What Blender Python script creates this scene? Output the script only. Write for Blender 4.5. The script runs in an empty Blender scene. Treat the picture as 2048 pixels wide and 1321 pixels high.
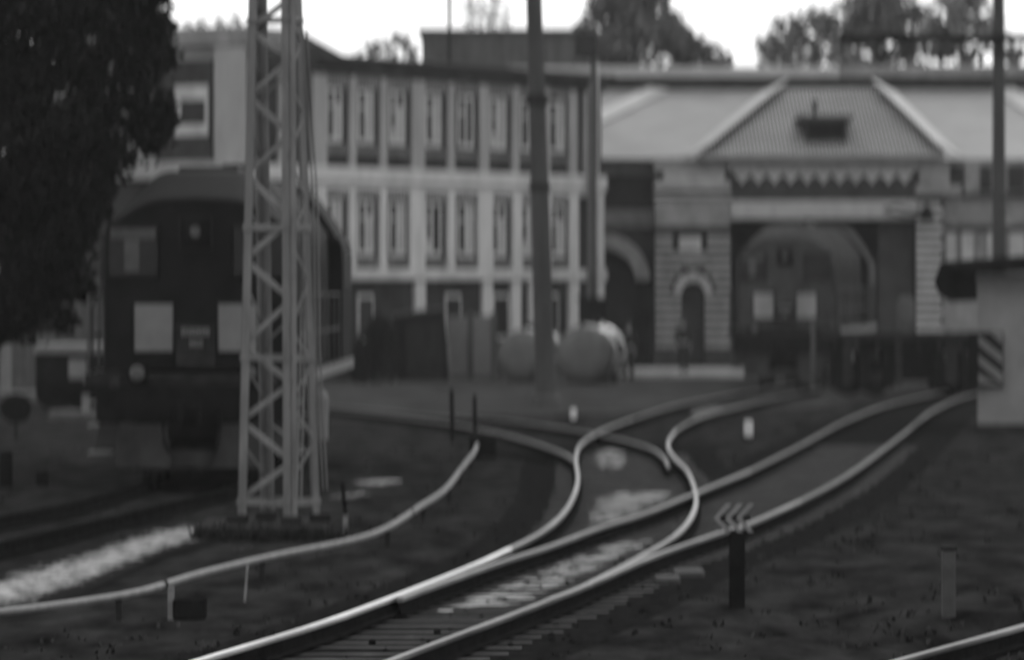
import bpy, bmesh, math, random
from mathutils import Vector, Matrix
random.seed(7)
S = bpy.context.scene
COL = S.collection
R = math.radians
F, CX, HY, H = 9500.0, 1024.0, 565.0, 3.1      # focal length in photo pixels, principal column, horizon row, eye height


def pt(x, y, d):
    return Vector(((x - CX) / F * d, d, H - (y - HY) / F * d))


def gp(x, y, z=0.0):
    return pt(x, y, (H - z) * F / (y - HY))


# ------------------------------------------------------------------ materials
def mat(name, lo, hi=None, rough=0.7, scale=3.0, bump=0.0, metal=0.0, spec=0.5, stretch=(1, 1, 1), rough2=None,
        detail=6.0, mid=0.5, width=0.3, dist=0.05):
    m = bpy.data.materials.new(name)
    m.use_nodes = True
    nt = m.node_tree
    b = nt.nodes['Principled BSDF']
    hi = lo if hi is None else hi
    tc = nt.nodes.new('ShaderNodeTexCoord')
    mp = nt.nodes.new('ShaderNodeMapping')
    mp.inputs['Scale'].default_value = stretch
    nt.links.new(tc.outputs['Object'], mp.inputs['Vector'])
    n = nt.nodes.new('ShaderNodeTexNoise')
    n.inputs['Scale'].default_value = scale
    n.inputs['Detail'].default_value = detail
    n.inputs['Roughness'].default_value = 0.65
    nt.links.new(mp.outputs['Vector'], n.inputs['Vector'])
    r = nt.nodes.new('ShaderNodeValToRGB')
    r.color_ramp.elements[0].position = mid - width / 2
    r.color_ramp.elements[1].position = mid + width / 2
    r.color_ramp.elements[0].color = (lo, lo, lo, 1)
    r.color_ramp.elements[1].color = (hi, hi, hi, 1)
    nt.links.new(n.outputs['Fac'], r.inputs['Fac'])
    nt.links.new(r.outputs['Color'], b.inputs['Base Color'])
    b.inputs['Metallic'].default_value = metal
    b.inputs['Specular IOR Level'].default_value = spec
    if rough2 is None:
        b.inputs['Roughness'].default_value = rough
    else:
        q = nt.nodes.new('ShaderNodeMapRange')
        q.inputs['From Min'].default_value = mid - width / 2
        q.inputs['From Max'].default_value = mid + width / 2
        q.inputs['To Min'].default_value = rough
        q.inputs['To Max'].default_value = rough2
        nt.links.new(n.outputs['Fac'], q.inputs['Value'])
        nt.links.new(q.outputs['Result'], b.inputs['Roughness'])
    if bump:
        bp = nt.nodes.new('ShaderNodeBump')
        bp.inputs['Strength'].default_value = bump
        bp.inputs['Distance'].default_value = dist
        nt.links.new(n.outputs['Fac'], bp.inputs['Height'])
        nt.links.new(bp.outputs['Normal'], b.inputs['Normal'])
    return m


M = {}
M['earth'] = mat('wet_earth', .004, .046, 1, .6, .4, spec=0, detail=14, width=.5, stretch=(3, 1, 1), mid=.57)
M['ballast'] = mat('dark_ballast', .004, .02, .9, 6, .5, spec=0, detail=8)
M['gravel'] = mat('pale_wet_gravel', .016, .36, .8, 1.6, .5, spec=0, detail=12, stretch=(3, 1, 1))


def fray(m):
    """the pale gravel thins out to bare earth toward the edge of the path"""
    nt = m.node_tree
    n = next(x for x in nt.nodes if x.type == 'TEX_NOISE')
    r = next(x for x in nt.nodes if x.type == 'VALTORGB')
    at = nt.nodes.new('ShaderNodeAttribute')
    at.attribute_name = 'cover'
    q = nt.nodes.new('ShaderNodeMath')
    q.operation = 'MULTIPLY_ADD'
    q.inputs[1].default_value = .5
    q.inputs[2].default_value = -.36
    nt.links.new(at.outputs['Fac'], q.inputs[0])
    a = nt.nodes.new('ShaderNodeMath')
    a.operation = 'ADD'
    nt.links.new(n.outputs['Fac'], a.inputs[0])
    nt.links.new(q.outputs[0], a.inputs[1])
    nt.links.new(a.outputs[0], r.inputs['Fac'])
    r.color_ramp.elements[0].position = .42
    r.color_ramp.elements[1].position = .74


fray(M['gravel'])
M['asphalt'] = mat('yard_asphalt', .025, .055, .8, .25, .1, spec=0, stretch=(3, 1, 1), detail=8)
M['pave'] = mat('pale_concrete_paving', .24, .36, .8, 2, .1, spec=0)
M['water'] = mat('rain_water', .012, .03, .27, 2.5, 0, spec=1.0)
M['grass'] = mat('dark_weeds', .014, .045, .9, 1.2, spec=0)
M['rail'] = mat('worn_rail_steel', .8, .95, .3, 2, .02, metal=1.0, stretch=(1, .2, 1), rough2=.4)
M['railmid'] = mat('dimmed_rail_steel', .04, .3, .33, .6, .05, metal=1.0, stretch=(1, .5, 1), rough2=.55, width=.4)  # dimmer copy of the rail steel: weaker sky reflection set in the colour
M['railfar'] = mat('dim_rusty_rail_head', .05, .12, .45, 1.5, .1, metal=.8, rough2=.65, stretch=(1, .3, 1))  # rust on the branch rails; on far lengths, fading reflection set in the colour
M['locofar'] = mat('sheenless_locomotive_paint', .035, .06, .95, 1.5, .03, spec=0)  # far copy of the locomotive paint; its dim roof light is set in the colour
M['rust'] = mat('rusty_steel', .006, .016, .9, 8, .2, spec=0)
M['sleeper'] = mat('wet_timber', .007, .024, .5, 3, .1, spec=.08, stretch=(.8, 1, 1), rough2=.9)
M['pipe'] = mat('grey_pipe_paint', .1, .22, .5, 5, .1, spec=.4, rough2=.8)
M['loco'] = mat('dark_locomotive_paint', .006, .014, .6, 1.5, .03, spec=.04, rough2=.75)
M['locoroof'] = mat('wet_dark_roof_paint', .012, .025, .5, 2, .04, spec=.15, rough2=.65)
M['black'] = mat('sooty_black', .006, .014, .9, 4, .1, spec=0)
M['under'] = mat('dusty_black_iron', .012, .03, .85, 3, .15, spec=.02)
M['panel'] = mat('pale_grey_panel_paint', .12, .16, .6, 2.5, .02, spec=.2)
M['plough'] = mat('scuffed_dark_steel', .022, .042, .85, 3, .1, spec=0)
M['dullgrey'] = mat('dull_grey_paint', .05, .085, .8, 3, 0, spec=.05)
M['lens'] = mat('lamp_glass', .05, .09, .3, 5, 0, spec=.3)
M['glass'] = mat('dark_window_glass', .012, .02, .25, 3, 0, spec=.15)
M['mark'] = mat('pale_marking_paint', .12, .2, .7, 5)
M['galv'] = mat('galvanised_steel_paint', .1, .165, .55, 4, .05, spec=.25, stretch=(1, 1, .3))
M['conc'] = mat('weathered_concrete', .05, .09, .85, 2, .1, spec=.15, stretch=(1, 1, .25))
M['concpost'] = mat('grey_concrete_pole', .04, .06, .85, 2, .1, spec=.15, stretch=(1, 1, .2))
M['plaster'] = mat('pale_plaster', .36, .56, .9, 1.2, .05, spec=0, stretch=(1, 1, .3), width=.5)
M['wall'] = mat('dark_brick_wall', .022, .045, .9, 1.5, .05, spec=0, stretch=(1, 1, .4))
M['walldark'] = mat('dark_grey_wall', .03, .055, .9, 1.5, .05, spec=0)  # even dark grey for walls, trims and plinths
M['plasterdull'] = mat('grey_upper_plaster', .22, .35, .9, 1.2, .05, spec=0, stretch=(1, 1, .3), width=.5)
M['frame'] = mat('white_window_paint', .34, .48, .7, 2, .02, spec=.1)
M['curtain'] = mat('pale_curtain', .22, .4, .9, 2.5, .02, stretch=(5, 5, .3), spec=0)
M['stone'] = mat('rusticated_stone', .16, .26, .9, 1.6, .08, spec=.0)
M['stonelight'] = mat('pale_dressed_stone', .28, .38, .8, 2, .05, spec=.12)
M['mortar'] = mat('dark_stone_joint', .015, .03, .9, 3, 0, spec=0)
M['roof'] = mat('grey_sheet_roof', .14, .2, .5, .5, .05, spec=.4, stretch=(1, 1, 1))
M['roofcap'] = mat('pale_roof_strip', .3, .38, .5, 1, .03, spec=.3)
M['roofdark'] = mat('dark_roof_felt', .04, .07, .7, 1, .05, spec=.3)
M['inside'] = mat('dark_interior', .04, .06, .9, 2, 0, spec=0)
M['tank'] = mat('painted_tank_steel', .65, .78, .18, 1.5, 0, spec=.5, rough2=.26, metal=1)
M['tankend'] = mat('darker_tank_end', .08, .13, .7, 1.5, .02, spec=.05)  # dished ends darker than the shell
M['shed'] = mat('whitewashed_wall', .16, .23, .9, .9, .05, spec=0)
M['white'] = mat('white_marker_paint', .5, .62, .7, 4, spec=0)
M['bark'] = mat('tree_bark', .025, .06, .9, 5, .3, spec=.1, stretch=(1, 1, .2))
M['leafdark'] = mat('dark_leaves', .006, .03, .9, .9, 0, spec=0, width=.4)
M['leaffar'] = mat('hazed_leaves', .08, .18, .8, .35, 0, spec=.05, width=.4)  # tone raised to stand for distance haze and light through the leaves
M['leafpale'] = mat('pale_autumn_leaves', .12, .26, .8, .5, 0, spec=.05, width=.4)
M['cloth'] = mat('dark_work_clothes', .015, .03, .9, 6, 0, spec=.1)
M['skin'] = mat('weathered_skin', .14, .2, .6, 8)
M['hair'] = mat('dark_hair', .01, .02, .7, 20)


def corrugate(m, freq, axis='X'):
    """vertical corrugation of a sheet roof as a bump"""
    nt = m.node_tree
    b = nt.nodes['Principled BSDF']
    tc = nt.nodes.new('ShaderNodeTexCoord')
    w = nt.nodes.new('ShaderNodeTexWave')
    w.wave_type = 'BANDS'
    w.bands_direction = axis
    w.inputs['Scale'].default_value = freq
    w.inputs['Distortion'].default_value = 0.0
    nt.links.new(tc.outputs['Object'], w.inputs['Vector'])
    bp = nt.nodes.new('ShaderNodeBump')
    bp.inputs['Strength'].default_value = .5
    bp.inputs['Distance'].default_value = .04
    nt.links.new(w.outputs['Fac'], bp.inputs['Height'])
    nt.links.new(bp.outputs['Normal'], b.inputs['Normal'])


# ------------------------------------------------------------------ mesh builder
class MB:
    def __init__(self):
        self.v, self.f = [], []

    def add(self, vs, fs):
        o = len(self.v)
        self.v += [Vector(v) for v in vs]
        self.f += [tuple(i + o for i in f) for f in fs]
        return self

    def box(self, x0, x1, y0, y1, z0, z1, T=None, ch=0.0):
        if ch:
            return self.cbox(x0, x1, y0, y1, z0, z1, ch, T)
        vs = [(x, y, z) for z in (z0, z1) for y in (y0, y1) for x in (x0, x1)]
        vs = [Vector(v) for v in vs]
        if T is not None:
            vs = [T @ v for v in vs]
        return self.add(vs, [(0, 2, 3, 1), (4, 5, 7, 6), (0, 1, 5, 4), (2, 6, 7, 3), (0, 4, 6, 2), (1, 3, 7, 5)])

    def cbox(self, x0, x1, y0, y1, z0, z1, c, T=None):
        bm = bmesh.new()
        bmesh.ops.create_cube(bm, size=1)
        for v in bm.verts:
            v.co = Vector(((x0 + x1) / 2 + v.co.x * (x1 - x0), (y0 + y1) / 2 + v.co.y * (y1 - y0), (z0 + z1) / 2 + v.co.z * (z1 - z0)))
        bmesh.ops.bevel(bm, geom=bm.edges[:], offset=c, segments=2, affect='EDGES', profile=.5)
        bm.verts.ensure_lookup_table()
        vs = [v.co.copy() for v in bm.verts]
        if T is not None:
            vs = [T @ v for v in vs]
        self.add(vs, [[v.index for v in f.verts] for f in bm.faces])
        bm.free()
        return self

    def bar(self, a, b, w, h=None, up=(0, 0, 1)):
        """rectangular bar from a to b"""
        a, b = Vector(a), Vector(b)
        h = w if h is None else h
        d = (b - a).normalized()
        u = Vector(up)
        if abs(d.dot(u)) > .98:
            u = Vector((0, 1, 0))
        s = d.cross(u).normalized() * w / 2
        t = s.cross(d).normalized() * h / 2
        vs = [a - s - t, a + s - t, a + s + t, a - s + t, b - s - t, b + s - t, b + s + t, b - s + t]
        return self.add(vs, [(3, 2, 1, 0), (4, 5, 6, 7), (0, 1, 5, 4), (1, 2, 6, 5), (2, 3, 7, 6), (3, 0, 4, 7)])

    def tube(self, pts, rad, n=8, cap=True):
        pts = [Vector(p) for p in pts]
        rs = rad if isinstance(rad, (list, tuple)) else [rad] * len(pts)
        o = len(self.v)
        for i, p in enumerate(pts):
            d = (pts[min(i + 1, len(pts) - 1)] - pts[max(i - 1, 0)]).normalized()
            u = Vector((0, 0, 1)) if abs(d.z) < .95 else Vector((0, 1, 0))
            s = d.cross(u).normalized()
            t = s.cross(d)
            for k in range(n):
                a = 2 * math.pi * k / n
                self.v.append(p + (s * math.cos(a) + t * math.sin(a)) * rs[i])
        for i in range(len(pts) - 1):
            for k in range(n):
                k2 = (k + 1) % n
                self.f.append((o + i * n + k, o + (i + 1) * n + k, o + (i + 1) * n + k2, o + i * n + k2))
        if cap:
            self.f.append(tuple(o + k for k in range(n)))
            self.f.append(tuple(o + (len(pts) - 1) * n + k for k in reversed(range(n))))
        return self

    def prism(self, prof, fn0, fn1):
        """closed outline prof; fn0/fn1 map an outline point to 3D for the two ends"""
        n = len(prof)
        vs = [fn0(p) for p in prof] + [fn1(p) for p in prof]
        fs = [tuple(range(n))[::-1], tuple(range(n, 2 * n))]
        fs += [(i, (i + 1) % n, n + (i + 1) % n, n + i) for i in range(n)]
        return self.add(vs, fs)

    def loft(self, rings, closed=True, caps=True):
        n = len(rings[0])
        o = len(self.v)
        for r in rings:
            self.v += [Vector(p) for p in r]
        for i in range(len(rings) - 1):
            for k in range(n if closed else n - 1):
                k2 = (k + 1) % n
                self.f.append((o + i * n + k, o + i * n + k2, o + (i + 1) * n + k2, o + (i + 1) * n + k))
        if caps:
            self.f.append(tuple(o + k for k in reversed(range(n))))
            self.f.append(tuple(o + (len(rings) - 1) * n + k for k in range(n)))
        return self

    def build(self, name, m, parent=None, smooth=False, world=False):
        me = bpy.data.meshes.new(name)
        vs = self.v
        if world and parent is not None:
            inv = MATS[root_of(parent).name].inverted()
            vs = [inv @ v for v in vs]
        me.from_pydata([tuple(v) for v in vs], [], self.f)
        bm = bmesh.new()
        bm.from_mesh(me)
        bmesh.ops.recalc_face_normals(bm, faces=bm.faces[:])
        bm.to_mesh(me)
        bm.free()
        me.update()
        if smooth:
            for p in me.polygons:
                p.use_smooth = True
            try:
                me.set_sharp_from_angle(angle=R(35))
            except Exception:
                pass
        me.materials.append(M[m] if isinstance(m, str) else m)
        o = bpy.data.objects.new(name, me)
        COL.objects.link(o)
        if parent is not None:
            o.parent = parent
        return o


MATS = {}


def root_of(o):
    while o.parent is not None:
        o = o.parent
    return o


def tag(o, label=None, cat=None, group=None, kind=None):
    if label:
        o['label'] = label
    if cat:
        o['category'] = cat
    if group:
        o['group'] = group
    if kind:
        o['kind'] = kind
    return o


def thing(name, label, cat, loc=(0, 0, 0), rz=0.0, group=None):
    o = bpy.data.objects.new(name, None)
    o.empty_display_size = .3
    COL.objects.link(o)
    o.location = loc
    o.rotation_euler = (0, 0, rz)
    MATS[o.name] = Matrix.Translation(Vector(loc)) @ Matrix.Rotation(rz, 4, 'Z')
    return tag(o, label, cat, group)


def copy_tree(o, parent=None):
    c = o.copy()
    COL.objects.link(c)
    if parent is not None:
        c.parent = parent
    for ch in list(o.children):
        copy_tree(ch, c)
    return c


def smooth_line(ps, step=.5):
    """Catmull-Rom through points, resampled"""
    out = []
    n = len(ps)
    for i in range(n - 1):
        p0, p1, p2, p3 = ps[max(i - 1, 0)], ps[i], ps[i + 1], ps[min(i + 2, n - 1)]
        k = max(2, int((p2 - p1).length / step))
        for j in range(k):
            t = j / k
            out.append(.5 * ((2 * p1) + (p2 - p0) * t + (2 * p0 - 5 * p1 + 4 * p2 - p3) * t * t + (3 * p1 - p0 - 3 * p2 + p3) * t ** 3))
    out.append(ps[-1])
    return out


# ------------------------------------------------------------------ rails (photo polylines on the rail-top plane)
ZR = .20
RA = [(300, 1352), (390, 1321), (640, 1245), (800, 1187), (950, 1128), (1020, 1096), (1082, 1064), (1125, 1028), (1148, 990), (1156, 955), (1152, 915), (1164, 886), (1205, 860), (1265, 837), (1350, 811), (1440, 793), (1520, 779), (1590, 768)]
RB = [(800, 1194), (870, 1168), (1000, 1122), (1100, 1090), (1200, 1053), (1300, 1021), (1390, 985), (1500, 940), (1600, 890), (1700, 837), (1800, 802), (1955, 771), (2080, 758)]
RC = [(1095, 1198), (1170, 1169), (1280, 1112), (1350, 1070), (1384, 1030), (1392, 990), (1375, 942), (1345, 910), (1336, 885), (1352, 860), (1400, 834), (1490, 809), (1560, 793), (1640, 776)]
RD = [(690, 1352), (770, 1321), (900, 1272), (1060, 1212), (1200, 1156), (1300, 1112), (1430, 1066), (1500, 1044), (1600, 1000), (1700, 945), (1800, 872), (1870, 818), (1950, 786), (2080, 768)]
RE = [(560, 812), (710, 822), (860, 840), (960, 856), (1050, 878), (1120, 902), (1150, 920)]
RF = [(560, 806), (710, 815), (860, 829), (1000, 838), (1100, 850), (1205, 868), (1290, 890), (1325, 910), (1337, 932)]
RG = [(1700, 1345), (1790, 1321), (2048, 1250), (2200, 1208)]


def rail_line(px, z=ZR):
    return smooth_line([gp(x, y, z) for x, y in px], .4)


# 172 mm flat-bottom rail profile: (across, down from the top)
PROF = [(-.031, 0), (.031, 0), (.033, -.012), (.031, -.038), (.009, -.05), (.009, -.145), (.07, -.162), (.07, -.172), (-.07, -.172), (-.07, -.162), (-.009, -.145), (-.009, -.05), (-.031, -.038), (-.033, -.012)]


def rail_mesh(line, dz=0.0):
    """head (polished) and foot/web (rusty) of one rail"""
    head, foot = MB(), MB()
    rh, rf = [], []
    for i, p in enumerate(line):
        d = (line[min(i + 1, len(line) - 1)] - line[max(i - 1, 0)])
        d.z = 0
        d.normalize()
        s = Vector((d.y, -d.x, 0))
        ring = [p + s * a + Vector((0, 0, b + dz)) for a, b in PROF]
        rh.append([ring[k] for k in (13, 0, 1, 2, 3, 12)])
        rf.append([ring[k] + (Vector((0, 0, -.001)) if k in (3, 12) else Vector()) for k in (3, 4, 5, 6, 7, 8, 9, 10, 11, 12)])
    head.loft(rh)
    foot.loft(rf)
    return head, foot


def add_rail(parent, px, dz=0.0, steel='railmid'):
    h, f = rail_mesh(rail_line(px), dz)
    r = f.build('rail', 'rust', parent, smooth=True, world=True)
    h.build('rail_head', steel, r, smooth=True, world=True)
    return r


def x_at(line, d):
    for a, b in zip(line, line[1:]):
        if min(a.y, b.y) <= d <= max(a.y, b.y) and abs(a.y - b.y) > 1e-6:
            return a.x + (b.x - a.x) * (d - a.y) / (b.y - a.y)
    return None


def build_tracks():
    LA, LB, LC, LD = rail_line(RA), rail_line(RB), rail_line(RC), rail_line(RD)
    t = thing('railway_turnout', 'wet railway turnout with two polished rails curving away left', 'railway track', gp(1000, 1180))
    i0 = [p[0] for p in RA].index(1020)
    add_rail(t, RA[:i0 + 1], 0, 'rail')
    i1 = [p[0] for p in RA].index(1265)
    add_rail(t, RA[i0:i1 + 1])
    add_rail(t, RA[i1:], 0, 'railfar')
    i1 = [p[0] for p in RC].index(1352)
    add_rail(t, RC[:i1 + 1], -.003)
    add_rail(t, RC[i1:], -.003, 'railfar')
    t2 = thing('railway_track', 'straight railway track running from the bottom edge to behind the shed', 'railway track', gp(1500, 1000))
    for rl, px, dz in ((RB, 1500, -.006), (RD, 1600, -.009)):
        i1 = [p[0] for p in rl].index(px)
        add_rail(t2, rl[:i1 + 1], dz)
        add_rail(t2, rl[i1:], dz, 'railfar')
    # switch blade hugging the left stock rail, as in the photograph
    d = 35.2
    n = 0
    while d < 92:
        xs = [x_at(l, d) for l in (LA, LC)] + [x_at(l, d) for l in (LB, LD)]
        jit = random.uniform(-.05, .05)
        if d < 66:
            xx = [x for x in xs if x is not None]
            lo, hi = min(xx) - .35, max(xx) + .35
            spans = [(lo, hi, t)] if d < 60 else []
            if d >= 60:
                spans = [(xs[0] - .35, xs[1] + .35, t), (xs[2] - .35, xs[3] + .35, t2)]
        else:
            spans = []
            if xs[0] is not None and xs[1] is not None and d < 86:
                spans.append((xs[0] - .35, xs[1] + .35, t))
            if xs[2] is not None and xs[3] is not None and d < 90:
                spans.append((xs[2] - .35, xs[3] + .35, t2))
        for lo, hi, p in spans:
            sk = random.uniform(-.05, .05)
            a, b = Vector((lo + jit, d - sk, .0)), Vector((hi + jit, d + sk, .0))
            zt = ZR - .186 + random.uniform(-.008, .0)
            m = MB()
            m.bar(Vector((a.x, a.y, zt - .07)), Vector((b.x, b.y, zt - .07)), .24, .14)
            m.build('sleeper', 'sleeper', p, world=True)
        d += .62
    t3 = thing('railway_track', 'curved railway branch joining the turnout from the locomotive side', 'railway track', gp(1000, 850))
    add_rail(t3, RE, -.012, 'railfar')
    add_rail(t3, RF, -.015, 'railfar')
    t4 = thing('railway_track', 'single bright rail crossing the bottom right corner of the yard', 'railway track', gp(1950, 1280))
    add_rail(t4, RG)
    # track in front of the big locomotive
    t5 = thing('railway_track', 'dull dark railway track under the nearest locomotive at the left', 'railway track', gp(200, 1020))
    return t5


# ------------------------------------------------------------------ locomotive
def build_loco(label):
    root = thing('shunting_locomotive', label, 'locomotive', (0, 0, 0), 0, 'dark shunting locomotives')

    def sect(hw, zs, ztop, flat, y, zb=1.78, mid=None):
        half = [(hw, zb), (hw, zs - .25), (hw - .02, zs), (hw - .10, zs + .10)]
        n = 6
        for k in range(1, n + 1):
            t = k / n
            x = (hw - .10) + (flat - (hw - .10)) * t
            z = zs + .10 + (ztop - zs - .10) * (1 - (1 - t) ** 1.7)
            half.append((x, z))
        half.append((0, ztop + .02))
        ring = half + [(-x, z) for x, z in reversed(half[:-1])]
        return [Vector((x, y, z)) for x, z in ring]
    rings = [sect(1.33, 3.80, 4.27, .45, 0), sect(1.37, 3.84, 4.32, .5, .06), sect(1.37, 3.86, 4.36, .5, .25), sect(1.37, 3.9, 4.66, .53, .95), sect(1.37, 3.9, 4.74, .53, 1.4), sect(1.37, 3.9, 4.74, .53, 10.6)]
    hood = MB().loft(rings).build('hood', 'loco', root, smooth=True)
    # roof equipment on the hood
    g = MB().box(-.45, .45, 2.2, 4.4, 4.7, 4.84, ch=.03).box(-.35, .35, 5.2, 6.6, 4.7, 4.8, ch=.03)
    g.build('roof_hatch', 'locoroof', hood)
    MB().tube([(0, 7.6, 4.7), (0, 7.6, 5.0)], .2, 14).build('exhaust_stack', 'black', hood)
    # nose rim that catches the light
    rim = []
    for y, k in ((-.03, 1.0), (.02, 1.0)):
        rim.append(None)
    r0 = sect(1.345, 3.82, 4.29, .46, -.025)[4:-4]
    MB().tube(r0, .016, 6).build('nose_rim', 'locoroof', hood)
    # cab
    cr = [sect(1.6, 3.72, 4.72, .62, 10.62), sect(1.6, 3.74, 4.8, .62, 10.75), sect(1.6, 3.74, 4.8, .62, 13.6), sect(1.55, 3.7, 4.72, .6, 13.75)]
    cab = MB().loft(cr).build('cab', 'loco', root, smooth=True)
    for s in (-1, 1):
        MB().box(s * 1.2 - .17, s * 1.2 + .17, 10.56, 10.61, 3.0, 3.62, ch=.015).build('cab_window', 'glass', cab)
        for y in (11.1, 12.4):
            MB().box(s * 1.6 - .015, s * 1.6 + .015, y, y + .95, 2.95, 3.6, ch=.01).build('cab_window', 'glass', cab)
    MB().box(-1.58, 1.58, 10.3, 10.62, 3.78, 3.83, ch=.01).build('cab_visor', 'locoroof', cab)
    # nose windows, pale strips across the left one
    for s in (-1, 1):
        x0, x1 = sorted((s * .57, s * 1.27))
        w = MB().box(x0 - .04, x1 + .04, -.045, .01, 3.12, 3.93, ch=.015).build('nose_window', 'loco', root)
        MB().box(x0, x1, -.057, -.048, 3.17, 3.88).build('window_glass', 'glass', w)
        if s < 0:
            MB().box(x0 + .02, x1 - .02, -.068, -.06, 3.71, 3.87).build('window_strip', 'dullgrey', w)
            MB().box(x0 + .22, x0 + .44, -.068, -.06, 3.24, 3.7).build('window_strip', 'dullgrey', w)
    # pale square panels
    for s in (-1, 1):
        x0, x1 = sorted((s * .335, s * .90))
        p = MB().box(x0 - .045, x1 + .045, -.03, .01, 2.01, 2.80, ch=.012).build('end_panel', 'loco', root)
        MB().box(x0, x1, -.05, -.033, 2.055, 2.755, ch=.006).build('panel_face', 'panel', p)
    # number box
    nb = MB().box(-.29, .30, -.11, .0, 1.82, 2.46, ch=.02).build('number_box', 'under', root)
    mk = MB()
    for k in range(9):
        x = -.2 + k * .048
        mk.box(x, x + .022, -.119, -.113, 2.29, 2.40)
        if k % 2:
            mk.box(x - .012, x + .022, -.1185, -.1135, 2.385, 2.40)
    for k in range(5):
        x = -.08 + k * .042
        mk.box(x, x + .02, -.119, -.113, 2.13, 2.22)
    mk.build('number_marking', 'mark', nb)
    # headlight
    hl = MB()
    for q in (.235, .18):
        hl.box(-q, q, -.05 - (.235 - q), .0 - (.235 - q), 3.80 - q, 3.80 + q, ch=.03)
    hl = hl.build('headlight_box', 'black', root)
    fr = MB()
    q = .235
    for a, b in (((-q, -.06, 3.8 - q), (q, -.06, 3.8 - q)), ((q, -.06, 3.8 - q), (q, -.06, 3.8 + q)), ((q, -.06, 3.8 + q), (-q, -.06, 3.8 + q)), ((-q, -.06, 3.8 + q), (-q, -.06, 3.8 - q))):
        fr.bar(a, b, .02)
    fr.build('headlight_frame', 'locoroof', hl)
    MB().tube([(0, -.10, 3.82), (0, -.13, 3.82)], [.085, .07], 16).build('headlight_lens', 'lens', hl)
    # frame deck, beam
    MB().box(-1.6, 1.6, -.35, 14.0, 1.55, 1.73, ch=.02).build('walkway_deck', 'under', root)
    edge = MB()
    for s in (-1, 1):
        edge.box(s * 1.615 - .012, s * 1.615 + .012, -.3, 13.9, 1.58, 1.75)
    edge.build('deck_edge_strip', 'galv', root)
    bb = MB().box(-1.42, 1.42, -.5, -.05, 1.02, 1.55, ch=.03).build('buffer_beam', 'black', root)
    for s in (-1, 1):
        lm = MB().tube([(s * .82, -.5, 1.74), (s * .82, -.2, 1.74)], .15, 16).build('marker_lamp', 'black', root)
        MB().tube([(s * .82, -.535, 1.74), (s * .82, -.505, 1.74)], [.08, .115], 16).build('lamp_lens', 'lens', lm)
    # coupler
    cp = MB().box(-.17, .17, -1.0, -.5, 1.0, 1.32, ch=.05).box(-.21, -.06, -1.2, -.95, .98, 1.34, ch=.04).box(.1, .2, -1.12, -.95, 1.0, 1.3, ch=.03)
    cp.build('coupler', 'black', root)
    for s in (-1, 1):
        MB().tube([(s * .38, -.5, 1.2), (s * .42, -.75, 1.0), (s * .4, -.8, .75), (s * .33, -.7, .6)], .028, 6).build('brake_hose', 'black', root)
    # track-clearing plough: two leaning plates
    for s in (-1, 1):
        pr = [(s * .30, .36), (s * 1.12, .36), (s * 1.12, 1.0), (s * .38, 1.0)]
        MB().prism(pr, lambda p: Vector((p[0], -.62 + (p[1] - .3) * .18, p[1])), lambda p: Vector((p[0], -.58 + (p[1] - .3) * .18, p[1]))).build('plough_plate', 'plough', root)
    MB().box(-.32, .32, -.5, -.44, .36, .62, ch=.01).build('plough_centre_plate', 'plough', root)
    # corner step cheeks and treads
    for s in (-1, 1):
        st = MB().prism([(s * 1.08, 1.72), (s * 1.2, 1.72), (s * 1.46, .62), (s * 1.16, .62), (s * 1.08, .9)], lambda p: Vector((p[0], -.45, p[1])), lambda p: Vector((p[0], -.40, p[1]))).build('step_cheek', 'plough', root)
        tr = MB()
        for z in (.55, .95, 1.3):
            tr.box(min(s * 1.2, s * 1.56), max(s * 1.2, s * 1.56), -.38, .12, z, z + .04, ch=.01)
        tr.build('step_tread', 'galv', st)
    # railings both sides
    for s in (-1, 1):
        rl = MB()
        x = s * 1.56
        ys = [-.25 + i * 1.5 for i in range(8)]
        for z in (2.30, 2.88):
            rl.tube([(x, ys[0], z), (x, ys[-1], z)], .022, 6)
        for y in ys:
            rl.tube([(x, y, 1.72), (x, y, 2.88)], .02, 6)
        rl.build('handrail', 'conc', root)
    # front cross handrail
    fr = MB()
    for s in (-1, 1):
        fr.tube([(s * 1.5, -.3, 1.72), (s * 1.5, -.3, 2.7), (s * 1.38, -.06, 2.9), (s * 1.38, -.05, 3.6)], .02, 6)
    fr.build('grab_iron', 'under', root)
    # grille doors on the hood sides
    for s in (-1, 1):
        for k in range(8):
            y = .9 + k * 1.15
            MB().box(s * 1.37 - .014, s * 1.37 + .014, y, y + 1.0, 2.0, 3.5, ch=.008).build('hood_door', 'loco', hood)
    # underframe
    MB().box(-1.15, 1.15, 5.0, 8.6, .5, 1.5, ch=.05).build('fuel_tank', 'under', root)
    for s in (1,):
        MB().tube([(s * 1.76, 1.2, .72), (s * 1.76, 1.2, 1.36), (s * 1.76, 1.2, 1.46)], [.13, .13, .07], 14).bar((s * 1.5, 1.2, 1.1), (s * 1.7, 1.2, 1.1), .05).build('air_reservoir', 'panel', root)
    for y0 in (.9, 9.6):
        bo = MB()
        for s in (-1, 1):
            bo.box(s * 1.05 - .07, s * 1.05 + .07, y0 - .3, y0 + 3.6, .62, .95, ch=.03)
            for k in range(3):
                bo.box(s * 1.13 - .12, s * 1.13 + .12, y0 + .15 + k * 1.45, y0 + .6 + k * 1.45, .4, .82, ch=.04)
        bo = bo.build('bogie', 'black', root)
        for k in range(3):
            y = y0 + .37 + k * 1.45
            for s in (-1, 1):
                MB().tube([(s * .72, y, .525), (s * .75, y, .525), (s * .75, y, .525), (s * .86, y, .525)], [.545, .545, .525, .52], 28).build('wheel', 'under', bo, smooth=True)
            MB().tube([(-.72, y, .525), (.72, y, .525)], .09, 10).build('axle', 'under', bo, smooth=True)
    return root


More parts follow.
